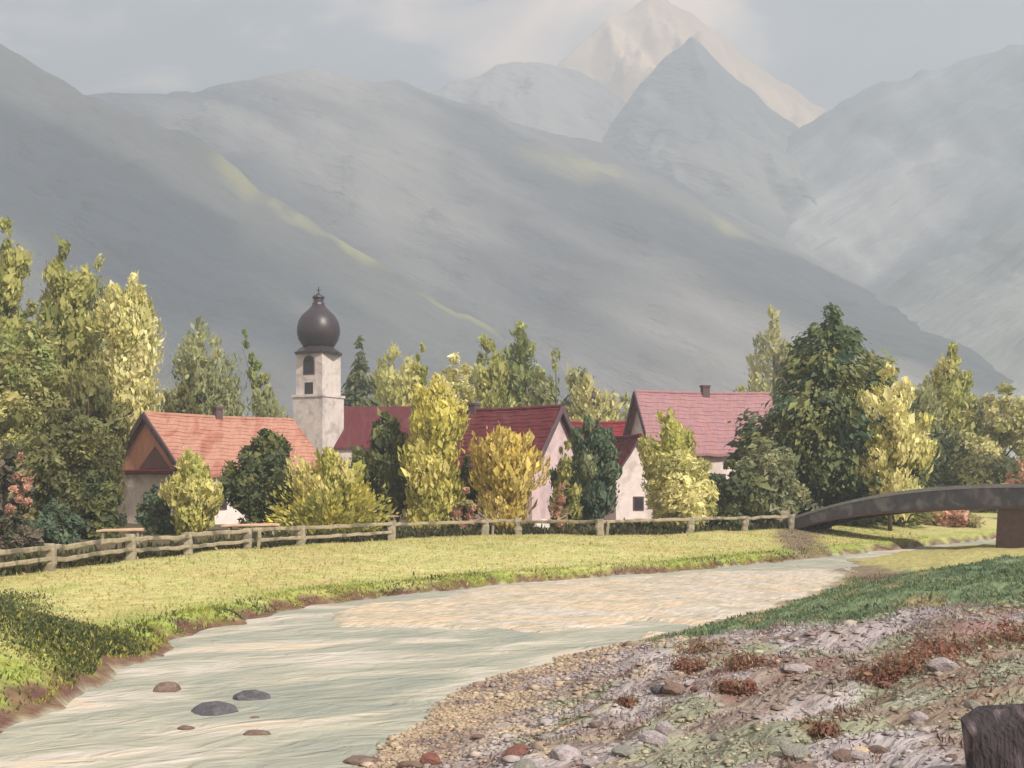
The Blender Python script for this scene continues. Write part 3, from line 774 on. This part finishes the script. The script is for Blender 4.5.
# orange roofed house: gable to the left in shade
c0 = ground_at(186, 80)
th = math.radians(35)
wallh = CAM_H + (HOR - 472) / FPX * 80 - c0.z
ridge = CAM_H + (HOR - 416) / FPX * 83.2 - c0.z
h1, pt1 = gable_house('house', 'white house with a bright orange tiled roof at the left', c0, math.radians(48), 1, 12.0, 9.2, wallh, ridge - wallh, 'plaster', 'orange_roof',
                      chimneys=[(5.6, .55, .75)], over=.4, windows=[('long', 2.2, 3.2, 1.0, 2.2), ('gable', 2.3, 3.2, 1.0, 2.1)], hip=.0)
# boarded gable triangle with a smaller dark one inside, and the beam below it
tri = [pt1(-.10, .5, wallh + .12), pt1(-.10, 8.6, wallh + .12), pt1(-.10, 4.6, ridge - .45), pt1(.02, .5, wallh + .12), pt1(.02, 8.6, wallh + .12), pt1(.02, 4.6, ridge - .45)]
mesh_np('gable_boards', np.array([tuple(p) for p in tri]), [(0, 1, 2), (5, 4, 3), (0, 3, 4, 1), (1, 4, 5, 2), (2, 5, 3, 0)], M['gable_boards'], parent=h1)
tri = [pt1(-.17, 1.7, wallh + .25), pt1(-.17, 5.6, wallh + .25), pt1(-.17, 3.6, wallh + 1.75), pt1(-.08, 1.7, wallh + .25), pt1(-.08, 5.6, wallh + .25), pt1(-.08, 3.6, wallh + 1.75)]
mesh_np('gable_vent', np.array([tuple(p) for p in tri]), [(0, 1, 2), (5, 4, 3), (0, 3, 4, 1), (1, 4, 5, 2), (2, 5, 3, 0)], M['vent'], parent=h1)
v, f = rough_beam(pt1(-.35, -.35, wallh), pt1(-.35, 9.55, wallh), .3, .32, 9, 6, .1)
mesh_np('gable_beam', np.array(v), f, M['dark_red_roof'], parent=h1)

# dark red roofed house: pink gable to the right in the sun
c0 = ground_at(532, 84)
wallh = CAM_H + (HOR - 466) / FPX * 84 - c0.z
ridge = CAM_H + (HOR - 409) / FPX * 87 - c0.z
gable_house('house', 'pink gabled house with a dark wine red roof', c0, math.radians(33), -1, 9.2, 7.0, wallh, ridge - wallh, 'pink_plaster', 'dark_red_roof',
            chimneys=[(7.4, .6, .55)], over=.4, windows=[('gable', 3.0, 4.0, 1.2, 2.4)])
# crimson barn behind
c0 = ground_at(640, 104)
wallh = CAM_H + (HOR - 458) / FPX * 104 - c0.z
ridge = CAM_H + (HOR - 424) / FPX * 107 - c0.z
gable_house('barn', 'low crimson barn between the wine red and the pink roofs', c0, math.radians(14), -1, 7.0, 5.5, wallh, ridge - wallh, 'crimson_roof', 'crimson_roof', over=.3)
# pink roofed house
c0 = ground_at(655, 96)
wallh = CAM_H + (HOR - 448) / FPX * 96 - c0.z
ridge = CAM_H + (HOR - 394) / FPX * 100 - c0.z
h4, pt4 = gable_house('house', 'long house with a dusty pink roof left of the spruce', c0, math.radians(12), 1, 11.0, 7.5, wallh, ridge - wallh, 'plaster', 'pink_roof',
                      chimneys=[(5.7, .6, .65)], over=.5, windows=[('long', 5.0, 6.0, 2.4, 3.6), ('long', 7.6, 8.6, 2.4, 3.6)])
# small cream cottage gable in front of it
c0 = ground_at(612, 88)
wallh = CAM_H + (HOR - 476) / FPX * 88 - c0.z
ridge = CAM_H + (HOR - 440) / FPX * 88 - c0.z
gable_house('cottage', 'small cream cottage with a steep dark edged gable', ground_at(616, 86), math.radians(76), -1, 5.0, 3.5, wallh, ridge - wallh, 'plaster', 'dark_red_roof', over=.3,
            windows=[('gable', 1.3, 2.1, .8, 1.8)])

# ------------------------------------------------------------------ church
TY = 150.0
tpx = 318.5
cz = ground_at(tpx, TY)
ch = empty('church', cz)
k = TY / FPX
def zz(py): return CAM_H + (HOR - py) * k - cz.z
def sq(side, z0, z1, rot):
    V, F = [], []
    for z in (z0, z1):
        for i in range(4):
            a_ = rot + math.pi / 4 + i * math.pi / 2
            V.append((side / math.sqrt(2) * math.cos(a_), side / math.sqrt(2) * math.sin(a_), z))
    F = [(3, 2, 1, 0), (4, 5, 6, 7)] + [(i, (i + 1) % 4, 4 + (i + 1) % 4, 4 + i) for i in range(4)]
    return V, F
ROT = math.radians(-27)
s_lo, s_hi = 36 * k, 31.5 * k
v, f = sq(s_lo, -.5, zz(398), ROT)
mesh_np('tower', np.array(v), f, M['tower_plaster'], parent=ch)
v, f = sq(s_lo * 1.06, zz(398), zz(395.5), ROT)
mesh_np('string_course', np.array(v), f, M['tower_plaster'], parent=ch)
v, f = sq(s_hi, zz(395.5), zz(353), ROT)
bel = mesh_np('belfry', np.array(v), f, M['tower_plaster'], parent=ch)
# dome: flared eave, onion, lantern and finial turned as one profile each
def lathe(prof, n=20, flute=0.0):
    V, F = [], []
    for (r, z) in prof:
        for i in range(n):
            a_ = 2 * math.pi * i / n + ROT
            rr = r * (1 + flute * (1 if i % 2 else -1))
            V.append((rr * math.cos(a_), rr * math.sin(a_), z))
    for j in range(len(prof) - 1):
        for i in range(n):
            F.append((j * n + i, j * n + (i + 1) % n, (j + 1) * n + (i + 1) % n, (j + 1) * n + i))
    F.append(tuple(range(n - 1, -1, -1))); F.append(tuple((len(prof) - 1) * n + i for i in range(n)))
    return V, F
v, f = lathe([(23.5 * k, zz(355)), (24 * k, zz(353)), (20 * k, zz(350)), (15.5 * k, zz(347))], 8)
mesh_np('dome_eave', np.array(v), f, M['dome'], parent=ch)
prof = [(14.5, 347.5), (16.5, 345), (19.5, 340), (21.2, 334), (21.2, 328), (19.6, 321), (16, 315), (11, 310.5), (7.5, 307), (5.6, 304)]
v, f = lathe([(r * k, zz(p)) for r, p in prof], 28, .006)
dome = mesh_np('onion_dome', np.array(v), f, M['dome'], parent=ch, smooth_sh=True)
prof = [(6.5, 305), (6, 303), (5, 302.5), (5, 299), (6.5, 298), (5.5, 296), (2.5, 294.5), (1.2, 293)]
v, f = lathe([(r * k, zz(p)) for r, p in prof], 12)
mesh_np('lantern', np.array(v), f, M['dome'], parent=ch)
v, f = join([box(-.06, .06, -.06, .06, zz(294), zz(287)), box(-.28, .28, -.05, .05, zz(290.6), zz(289.9))])
mesh_np('cross', np.array(v), f, M['dome'], parent=ch)
# belfry openings on the two faces in view
def face_frame(ang, half):      # outward normal at angle ang
    n_ = Vector((math.cos(ang), math.sin(ang), 0)); s_ = Vector((-n_.y, n_.x, 0))
    return lambda s, o, z: n_ * (half + o) + s_ * s + Vector((0, 0, z))
def arch_opening(fr, w, z0, z1, name, mat, parent, o0=-.15, o1=.03):
    pts = [(-w / 2, z0), (w / 2, z0)] + [(w / 2 * math.cos(t), z1 - w / 2 + w / 2 * math.sin(t)) for t in np.linspace(0, math.pi, 9)]
    n_ = len(pts)
    V = [tuple(fr(s, o1, z)) for s, z in pts] + [tuple(fr(s, o0, z)) for s, z in pts]
    F = [tuple(range(n_)), tuple(range(2 * n_ - 1, n_ - 1, -1))] + [(i, n_ + i, n_ + (i + 1) % n_, (i + 1) % n_) for i in range(n_)]
    return mesh_np(name, np.array(V), F, M[mat], parent=parent)
for ang in (ROT - math.pi / 2, ROT + math.pi / 2):
    fr = face_frame(ang, s_hi / 2)
    w_o = arch_opening(fr, 1.75, zz(376), zz(356.5), 'belfry_opening', 'verge', bel, o1=.04)
    arch_opening(fr, 1.4, zz(374.6), zz(358.2), 'louvre', 'dark_opening', bel, o1=.06)
    v_ = [tuple(fr(s, o, z)) for o in (.05, -.1) for (s, z) in ((-.62, zz(395)), (.62, zz(395)), (.62, zz(383.5)), (-.62, zz(383.5)))]
    mesh_np('square_window', np.array(v_), [(0, 1, 2, 3), (7, 6, 5, 4), (0, 4, 5, 1), (1, 5, 6, 2), (2, 6, 7, 3), (3, 7, 4, 0)], M['dark_opening'], parent=bel)
# nave to the right of the tower
def nv(x, y, z): return (x, y, z)
nx0, nx1, nyf, nyb = 1.6, 13.0, -1.0, 8.0
ez, rz_ = zz(447), zz(404)
v, f = box(nx0, nx1, nyf + .4, nyb - .4, -.4, ez)
mesh_np('nave_wall', np.array(v), f, M['tower_plaster'], parent=ch)
V = []
for i in range(21):
    x = nx0 + (nx1 - nx0) * i / 20
    sag = -.12 * math.sin(math.pi * i / 20)
    for (y, z) in ((nyf, ez - .3), (nyf, ez - .1), ((nyf + nyb) / 2, rz_ + sag), (nyb, ez - .1), (nyb, ez - .3)):
        V.append((x, y, z + .04 * math.sin(i * 2.1 + y)))
F = [(i * 5 + j, (i + 1) * 5 + j, (i + 1) * 5 + j + 1, i * 5 + j + 1) for i in range(20) for j in range(4)] + [(4, 3, 2, 1, 0), tuple(100 + j for j in range(5))]
mesh_np('nave_roof', np.array(V), F, M['dark_red_roof'], parent=ch)
tag(ch, 'village church with pale square tower, dark onion dome and wine red nave roof', 'church')

# ------------------------------------------------------------------ fence along the meadow
fence = empty('fence', hit(392, 540))
fl = fence.location
PP = []
for i, (px, py) in enumerate(posts_px):
    b0 = POSTS[i]
    hgt = .98 if i in (2, 6, 8) else .92
    wd = .36 if i < 5 else .42
    PP.append(b0)
    lean = Vector((random.uniform(-.05, .05), random.uniform(-.03, .03), 0))
    v, f = rough_beam(b0 - fl - Vector((0, 0, .2)), b0 - fl + Vector((0, 0, hgt)) + lean, wd, wd * .8, 20 + i, 5, .22)
    mesh_np('post', np.array(v), f, M['old_wood'], parent=fence, smooth_sh=False)
    if i in (4, 7, 9):      # doubled posts
        v, f = rough_beam(b0 - fl + Vector((.42, .25, -.2)), b0 - fl + Vector((.45, .25, hgt * .88)), .15, .15, 50 + i, 4, .3)
        mesh_np('brace_post', np.array(v), f, M['old_wood'], parent=fence)
for i in range(len(PP) - 1):
    for zr, ww in ((.78, .17), (.36, .15)):
        if i >= 6 and zr < .5: continue
        a_ = PP[i] - fl + Vector((-.12, 0, zr + random.uniform(-.05, .05))); b_ = PP[i + 1] - fl + Vector((.12, 0, zr + random.uniform(-.05, .05)))
        v, f = rough_beam(a_, b_, .10, ww, 80 + i, 10, .35)
        mesh_np('rail', np.array(v), f, M['rail_wood'], parent=fence)
tag(fence, 'weathered post and rail fence bordering the straw meadow', 'fence')

# ------------------------------------------------------------------ plank benches behind the fence
def bench(px, py, wpx, label, Yadd=3.0):
    b0 = hit(px, py + 16)
    b0 = Vector(((px - CX) / FPX * (b0.y + Yadd), b0.y + Yadd, 0)); b0.z = H1(b0.x, b0.y)
    t = empty('bench', b0)
    W = wpx / FPX * b0.y
    zt = CAM_H + (HOR - py) / FPX * b0.y - b0.z
    for s_, y_ in ((0, -.28), (1, 0), (2, .28)):
        v, f = rough_beam((-W / 2 + .05 * s_, y_, zt + .02 * s_), (W / 2 - .08 * s_, y_, zt + .02 * s_ + .05), .24, .09, 5 + s_, 6, .15)
        mesh_np('plank', np.array(v), f, M['pink_wood'], parent=t)
    for sx in (-1, 1):
        for sy in (-.25, .25):
            v, f = rough_beam((sx * W * .38, sy, -.15), (sx * W * .38, sy, zt - .03), .12, .12, 7, 3, .2)
            mesh_np('leg', np.array(v), f, M['old_wood'], parent=t)
    tag(t, label, 'bench', 'plank benches behind the fence')
bench(122, 531, 46, 'pinkish plank bench behind the fence, leftmost of three')
bench(252, 526, 58, 'pinkish plank bench behind the fence below the dark tree')
bench(378, 517, 44, 'pinkish plank bench behind the fence, rightmost of three')

# ------------------------------------------------------------------ bridge
A, B = Vector((18.7, 77.0, 0)), Vector((39.0, 53.0, 0))
br = empty('footbridge', (A.x, A.y, H1(A.x, A.y)))
o0 = br.location.copy()
d_ = (B - A); Lb = d_.length; d_.normalize(); sd_ = Vector((-d_.y, d_.x, 0))
zf = CAM_H + (HOR - 519) / FPX * A.y
zt = CAM_H + (HOR - 484.5) / FPX * 66.0
def arc(t): return zf + (zt - zf) * (1 - (1 - min(2 * t, 2 - 2 * t)) ** 2.3)
def strip(s0, s1, top, bot, n=36, t0=0.0, t1=1.0):
    V, F = [], []
    for i in range(n + 1):
        t = t0 + (t1 - t0) * i / n
        p = A + d_ * Lb * t - o0; p.z = 0
        for (s, dz) in ((s0, bot), (s1, bot), (s1, top), (s0, top)):
            th_ = dz * (.62 + .38 * smooth(0, .35, t) * 1.0) if dz < 0 else dz
            w = p + sd_ * s; V.append((w.x, w.y, arc(t) - o0.z + float(th_)))
    for i in range(n):
        for k_ in range(4):
            F.append((i * 4 + k_, i * 4 + (k_ + 1) % 4, i * 4 + 4 + (k_ + 1) % 4, i * 4 + 4 + k_))
    F.append((3, 2, 1, 0)); F.append(tuple(n * 4 + j for j in range(4)))
    return V, F
v, f = strip(-1.4, 1.4, -.42, -.72); mesh_np('deck', np.array(v), f, M['bridge_under'], parent=br)
for s in (-1.62, 1.40):
    v, f = strip(s, s + .22, -.16, -1.15); p_ = mesh_np('parapet', np.array(v), f, M['bridge_stone'], parent=br)
    v, f = strip(s - .06, s + .28, .04, -.16); mesh_np('coping', np.array(v), f, M['bridge_cap'], parent=p_)
    v, f = strip(s - .05, s + .20, -1.15, -1.3, 36, .0, 1); mesh_np('arch_rib', np.array(v), f, M['bridge_under'], parent=p_)
for tp in (.465,):
    p = A + d_ * Lb * tp - o0
    g_ = H1(p.x + o0.x, p.y + o0.y)
    V, F = [], []
    for (sc, z) in ((1.25, min(g_, 0) - .5 - o0.z), (1.1, .3 - o0.z), (1.0, arc(tp) - o0.z - .9)):
        for (s, e) in ((-1.5, -.75), (1.5, -.75), (1.5, .75), (-1.5, .75)):
            w = p + sd_ * s * sc + d_ * e * sc; V.append((w.x, w.y, z))
    F = [(j * 4 + i, j * 4 + (i + 1) % 4, j * 4 + 4 + (i + 1) % 4, j * 4 + 4 + i) for j in range(2) for i in range(4)] + [(3, 2, 1, 0), (8, 9, 10, 11)]
    mesh_np('pier', np.array(V), F, M['bridge_under'], parent=br)
w = A - o0 + sd_ * -1.55 + d_ * -.5; w.z = 0
v, f = rough_beam(w - Vector((0, 0, .3)), w + Vector((.05, 0, 1.15)), .75, .65, 4, 5, .3)
mesh_np('end_post', np.array(v), f, M['old_wood'], parent=br)
tag(br, 'dark grey arched footbridge with stone pier at the right', 'bridge')

# ------------------------------------------------------------------ stones
def stone_mesh(seed, sub=2):
    import bmesh
    bm = bmesh.new(); bmesh.ops.create_icosphere(bm, subdivisions=sub, radius=1)
    r_ = np.random.default_rng(seed)
    planes = [(Vector(unit(r_.normal(size=(1, 3)))[0]), r_.uniform(.55, .9)) for _ in range(7)]
    for v_ in bm.verts:
        c = v_.co
        for n_, d0 in planes:
            e_ = c.dot(n_) - d0
            if e_ > 0: c -= n_ * e_ * .85
        v_.co = c * (1 + .07 * (r_.random() - .5))
    me = bpy.data.meshes.new('stone'); bm.to_mesh(me); bm.free()
    return me
STONE_C = {'lilac': (.34, .30, .31), 'slate': (.085, .085, .095), 'brown': (.17, .12, .10), 'rust': (.17, .075, .06), 'cream': (.52, .41, .28), 'sage': (.235, .235, .205), 'white': (.62, .58, .55)}
BASE = {}
for kk, c in STONE_C.items():
    for s in range(3):
        me = stone_mesh(hash_ := (sum(map(ord, kk)) * 3 + s))
        a_ = me.attributes.new('col', 'FLOAT_COLOR', 'FACE')
        j = np.random.default_rng(hash_)
        c4 = np.ones((len(me.polygons), 4), np.float32); c4[:, :3] = np.array(c) * np.exp(j.normal(size=(len(me.polygons), 1)) * .10)
        a_.data.foreach_set('color', c4.ravel()); me.materials.append(M['stone'])
        BASE[kk, s] = me
def stone(kk, loc, sx, sy, sz, rz, label, cat='stone', group=None, name='stone', tilt=0.0):
    o = bpy.data.objects.new(name, BASE[kk, random.randrange(3)])
    COL.objects.link(o)
    o.location = loc; o.scale = (sx, sy, sz); o.rotation_euler = (tilt, tilt * .6, rz)
    return tag(o, label, cat, group)
def wet(px, py, w, kk, label, flat=.4, rz=0.3):
    p = hit(px, py); s = w / FPX * p.y / 2
    return stone(kk, (p.x, p.y, .0), s, s * .8, s * flat, rz, label, 'boulder', name='boulder')
wet(214, 712, 50, 'slate', 'long dark slate boulder in the shallow water', .42, .35)
wet(252, 699, 40, 'slate', 'dark slate boulder just behind the long one in the water', .45, .2)
wet(168, 690, 34, 'brown', 'brown boulder in the water, leftmost of the river stones', .5, -.4)
wet(256, 735, 34, 'brown', 'flat brown boulder in the water nearest the viewer', .3, -.5)
wet(186, 729, 18, 'brown', 'small brown stone awash left of the slate boulders', .4, .2)
wet(255, 719, 14, 'brown', 'tiny brown stone between slate and flat brown boulders', .4, .2)
wet(362, 762, 40, 'brown', 'brown stone at the lower edge of the water', .35, .2)
# white stones by the fence
for px, py, w, lb in ((541, 531, 20, 'pale pinkish boulder at the fence, left of the white pair'), (556, 524, 18, 'white boulder standing by the fence posts')):
    p = hit(px, py); s = w / FPX * p.y / 2
    stone('white', (p.x, p.y, p.z + s * .4), s, s * .8, s * .9, .3, lb, 'boulder', name='boulder')
# large stones on the gravel bank
labels = {'lilac': 'lilac grey stone lying on the gravel of the right bank', 'brown': 'brown stone lying on the gravel of the right bank', 'rust': 'rust red stone lying on the right bank',
          'cream': 'cream coloured stone lying near the waterline of the right bank', 'sage': 'greenish grey stone lying on the right bank', 'slate': 'dark slate stone lying on the right bank'}
cnt = 0
STONES = []
while cnt < 40:
    px, py = random.uniform(400, 1040), random.uniform(640, 790)
    if py < 770 - (px - 400) * .42: continue
    p = hit(px, min(py, 800))
    l0, r0 = shore(np.array([p.x]), np.array([p.y])); dr = p.x - float(r0[0])
    if dr < .1: continue
    if px > 700 and py < 650: continue
    kk = random.choices(['lilac', 'brown', 'rust', 'cream', 'sage', 'slate'], [34, 22, 5, 18 if dr < 3 else 5, 22, 3])[0]
    s = random.uniform(.06, .15) * (1 + .03 * p.y)
    so = stone(kk, (p.x, p.y, p.z + s * .1), s * random.uniform(.9, 1.5), s * random.uniform(.7, 1.1), s * random.uniform(.4, .7), random.uniform(0, 3), labels[kk], group='stones strewn over the right bank', tilt=random.uniform(-.25, .25))
    STONES.append((px, kk, so)); cnt += 1
ORD = 'leftmost second third fourth fifth sixth seventh eighth ninth tenth eleventh twelfth thirteenth fourteenth fifteenth sixteenth seventeenth eighteenth nineteenth twentieth'.split()
def ordinal(i, n): return 'leftmost' if i == 0 else ('rightmost' if i == n - 1 else (ORD[i] if i < 20 else ['twentieth', 'twenty-first', 'twenty-second', 'twenty-third', 'twenty-fourth', 'twenty-fifth', 'twenty-sixth', 'twenty-seventh', 'twenty-eighth', 'twenty-ninth', 'thirtieth'][min(i - 19, 10)]) + ' from the left')
NAMES = {'lilac': 'lilac grey', 'brown': 'brown', 'rust': 'rust red', 'cream': 'cream', 'sage': 'greenish grey', 'slate': 'dark slate'}
for kk in NAMES:
    row = sorted([(a, o) for a, b, o in STONES if b == kk], key=lambda q_: q_[0])
    for i, (a, o) in enumerate(row):
        o['label'] = '%s stone on the right bank, %s' % (NAMES[kk], ('the only one of that colour' if len(row) == 1 else ordinal(i, len(row)) + ' of that colour'))
# dark angular boulder cut by the lower right corner
p = hit(1018, 790)
sc = p.y / FPX
V = [(-52, -20, -20), (30, -34, -20), (90, 0, -20), (60, 60, -20), (-30, 50, -20),
     (-50, -12, 52), (-18, -30, 30), (40, -26, 62), (84, 0, 58), (54, 48, 70), (-26, 36, 74), (4, -24, 66), (-56, 4, 68), (20, 10, 82)]
F = [(0, 1, 6), (0, 6, 5), (1, 7, 11, 6), (6, 11, 5), (1, 2, 8, 7), (2, 3, 9, 8), (3, 4, 10, 9), (4, 0, 12, 10), (0, 5, 12), (5, 11, 13, 12), (11, 7, 13), (7, 8, 13), (8, 9, 13), (9, 10, 13), (10, 12, 13), (4, 3, 2, 1, 0)]
M['dark_rock'] = material('dark_rock_mat', (0.040, 0.032, 0.038), var=0.45, scale=5, stretch=(2, 1, .6), bump=1.0, bump_scale=14, bump_dist=0.05, color2=(.15, .12, .13), c2_scale=2.2, c2_lo=.50, c2_hi=.60)
bo = mesh_np('boulder', np.array(V) * sc, F, M['dark_rock'])
bo.location = p
tag(bo, 'big dark purple brown boulder cut by the lower right corner', 'boulder')

# pebbles, one mass
def pebbles(n, seed):
    g = np.random.default_rng(seed)
    yy = 6 + 30 * g.random(n * 4) ** 1.3
    l0, r0 = shore(np.zeros_like(yy), yy)
    xx = r0 - .5 + g.random(n * 4) * 13
    l0, r0 = shore(xx, yy); dr = xx - r0
    gl = np.interp(xx, [0, 4, 6, 9, 14, 25], [40, 25.5, 22.5, 21.0, 22, 24])
    ok = (dr > -.4) & (g.random(n * 4) < np.where(dr < 3, 1, .42)) & (yy < gl + .5)
    xx, yy, dr = xx[ok][:n], yy[ok][:n], dr[ok][:n]
    n = len(xx)
    z = np.maximum(height(xx, yy), -.06)
    s = .012 * np.exp(g.normal(size=n) * .5) * (1 + .04 * yy)
    pal = np.array([STONE_C[q_] for q_ in ('lilac', 'brown', 'cream', 'sage', 'lilac', 'brown', 'cream', 'slate', 'rust')])
    cc = pal[g.integers(0, len(pal), n)] * np.exp(g.normal(size=(n, 1)) * .15)
    cc = cc * .3 + ground_colour(xx, yy) * .72
    t = np.array([(1, 0, 0), (0, 1, 0), (-1, 0, 0), (0, -1, 0), (0, 0, .6), (.7, .7, .42), (-.7, .7, .42), (-.7, -.7, .42), (.7, -.7, .42), (0, 0, -.5)])
    tf = np.array([(0, 5, 8), (1, 6, 5), (2, 7, 6), (3, 8, 7), (4, 8, 5), (4, 5, 6), (4, 6, 7), (4, 7, 8), (0, 1, 5), (1, 2, 6), (2, 3, 7), (3, 0, 8)])
    a_ = g.uniform(0, 6.28, n); asp = g.uniform(.6, 1.5, n)
    ca, sa = np.cos(a_)[:, None], np.sin(a_)[:, None]
    tx, ty, tz = t[None, :, 0] * asp[:, None], t[None, :, 1], t[None, :, 2] * g.uniform(.6, 1.2, n)[:, None]
    jit = 1 + .25 * (g.random((n, len(t))) - .5)
    V = np.stack([xx[:, None] + (tx * ca - ty * sa) * s[:, None] * jit, yy[:, None] + (tx * sa + ty * ca) * s[:, None] * jit, z[:, None] + tz * s[:, None] + .1 * s[:, None]], -1).reshape(-1, 3)
    F = (tf[None] + (np.arange(n) * len(t))[:, None, None]).reshape(-1, 3)
    o = mesh_np('gravel', V, F, M['stone'], np.repeat(cc, len(tf), 0))
    tag(o, 'mixed lilac, brown and cream gravel on the right bank', 'gravel', kind='stuff')
pebbles(42000, 9)

# ------------------------------------------------------------------ grass
def grass(name, label, n, sampler, seed, length, pal_fn, width=.18):
    g = np.random.default_rng(seed)
    xx, yy = sampler(g, n)
    n = len(xx)
    z = height(xx, yy)
    ln = length * np.exp(g.normal(size=n) * .35)
    d = unit(np.stack([g.normal(size=n) * .5 - .15, g.normal(size=n) * .5, np.ones(n)], -1))
    nn = g.normal(size=(n, 3)); nn = unit(nn - d * (nn * d).sum(1, keepdims=True))
    pos = np.stack([xx, yy, z], -1) + d * ln[:, None] * .42
    V, F, C = dabs(pos, d, nn, ln, ln * width, pal_fn(g, xx, yy))
    o = mesh_np(name, V, F, M['leaf'], C)
    tag(o, label, 'grass', kind='stuff')

def s_meadow(g, n):
    yy = 18 + 62 * g.random(n * 2) ** 1.1; xx = -34 + 60 * g.random(n * 2)
    l0, r0 = shore(xx, yy)
    fy = np.interp(xx, FX, FY)
    ok = (l0 - xx > .25) & (yy < fy + .3)
    return xx[ok][:n], yy[ok][:n]
def p_ground(mul=1.0, jit=.16):
    def f(g, x, y):
        return np.clip(ground_colour(x, y) * mul * np.exp(g.normal(size=(len(x), 1)) * jit), 0, .8)
    return f
grass('grass', 'short straw yellow grass of the riverside meadow', 70000, s_meadow, 3, .07, p_ground(1.12, .09), .5)
def s_edge(g, n):
    yy = 17 + 46 * g.random(n); l0, _ = shore(np.zeros(n), yy)
    xx = l0 + .25 - np.abs(g.normal(size=n)) * .7
    l0, _ = shore(xx, yy); ok = (l0 - xx > .10)
    return xx[ok], yy[ok]
def p_edge(g, x, y):
    n = fbm(x * .7, y * .7, 77, 3)
    c = mixc(np.array([.10, .115, .035]) * np.ones((len(x), 1)), np.array([.34, .33, .08]), smooth(.4, .58, n))
    return c * np.exp(g.normal(size=(len(x), 1)) * .22)
grass('grass', 'longer green grass fringing the cut river bank', 15000, s_edge, 4, .085, p_edge, .35)
def s_right(g, n):
    yy = 19 + 30 * g.random(n * 3); xx = 2 + 24 * g.random(n * 3)
    l0, r0 = shore(xx, yy)
    gl = np.interp(xx, [0, 4, 6, 9, 14, 25], [40, 25.5, 22.5, 21.0, 22, 24])
    ok = (xx - r0 > .5) & (yy > gl - .5 + g.normal(size=n * 3) * .7)
    return xx[ok][:n], yy[ok][:n]
grass('grass', 'dark green grass covering the crown of the right bank', 80000, s_right, 5, .075, p_ground(1.2, .25), .3)
def s_scrub(g, n):
    yy = 6 + 18 * g.random(n * 3); xx = -2 + 14 * g.random(n * 3)
    l0, r0 = shore(xx, yy)
    ok = (xx - r0 > 2.2) & (fbm(xx * .9, yy * .9, 91, 3) > .44)
    return xx[ok][:n], yy[ok][:n]
def p_scrub(g, x, y):
    pal = np.array([(.22, .22, .14), (.17, .18, .11), (.26, .21, .18), (.20, .12, .10), (.27, .27, .23)])
    k_ = (fbm(x * 1.3, y * 1.3, 95, 2) * 5.99).astype(int) % 5
    return pal[k_] * np.exp(g.normal(size=(len(x), 1)) * .25)
grass('grass', 'sparse brown and sage scrub grass between the bank stones', 16000, s_scrub, 6, .06, p_scrub, .3)
RIM = [hit(px, py) for px, py in ((-40, 600), (0, 606), (40, 618), (75, 634), (105, 652), (124, 668), (132, 680))]
def s_mound(g, n):
    t_ = g.uniform(0, len(RIM) - 1.001, n); k_ = t_.astype(int); f_ = t_ - k_
    rx_ = np.array([p.x for p in RIM]); ry_ = np.array([p.y for p in RIM])
    xx = rx_[k_] * (1 - f_) + rx_[k_ + 1] * f_ + g.normal(size=n) * .42; yy = ry_[k_] * (1 - f_) + ry_[k_ + 1] * f_ + g.normal(size=n) * 1.1 - .3
    l0, _ = shore(xx, yy); ok = l0 - xx > .2
    return xx[ok], yy[ok]
def p_mound(g, x, y):
    pal = np.array(PAL['bankgreen']); return pal[g.integers(0, 4, len(x))] * np.exp(g.normal(size=(len(x), 1)) * .2)
grass('undergrowth', 'dark green undergrowth along the rim of the left bank', 42000, s_mound, 7, .065, p_mound, .45)
def s_strip(g, n):
    xx = -36 + 66 * g.random(n); fy = np.interp(xx, FX, FY)
    yy = fy + .35 + 12 * g.random(n) ** 1.4
    return xx, yy
def p_shade(g, x, y):
    pal = np.array([(.05, .062, .026), (.08, .09, .035), (.11, .10, .045), (.07, .05, .032)])  # shade of the trees put into the blade colours
    return pal[g.integers(0, 4, len(x))] * np.exp(g.normal(size=(len(x), 1)) * .25)
grass('undergrowth', 'rough undergrowth behind the fence, coloured dark as tree shade', 22000, s_strip, 8, .30, p_shade, .3)

# ------------------------------------------------------------------ russet tufts on the right bank
TUFTS = sorted(((915, 668, 70), (945, 655, 60), (880, 680, 44), (1005, 640, 60), (700, 650, 36), (748, 668, 46), (735, 690, 34), (690, 668, 30), (820, 735, 30), (628, 705, 20)))
for i, (px, py, w) in enumerate(TUFTS):
    lab = ordinal(i, len(TUFTS)) + ' of the tufts'
    p = hit(px, py); W = w / FPX * p.y
    t = empty('russet_tuft', p)
    crown('foliage', t, W * .06, W * 1.25, 0, 'bush', 'rust', 800, .045, 'mix', 14, 300 + i, spread=.2)
    tag(t, 'low russet red tuft on the right bank, %s' % lab, 'plant', 'russet tufts on the right bank')

# ------------------------------------------------------------------ haze
HZ = material('haze_mat', (1, 1, 1), var=0, bump=0)
t = HZ.node_tree; t.nodes.clear()
o_ = t.nodes.new('ShaderNodeOutputMaterial'); pv = t.nodes.new('ShaderNodeVolumePrincipled')
pv.inputs['Color'].default_value = (.73, .86, 1.0, 1); pv.inputs['Density'].default_value = 7.0e-4; pv.inputs['Anisotropy'].default_value = .15
t.links.new(pv.outputs[0], o_.inputs['Volume'])
v, f = box(-3200, 3200, -120, 3300, -4, 1220)
hz = mesh_np('haze', np.array(v), f, HZ)
tag(hz, 'pale mountain haze filling the valley', kind='stuff')
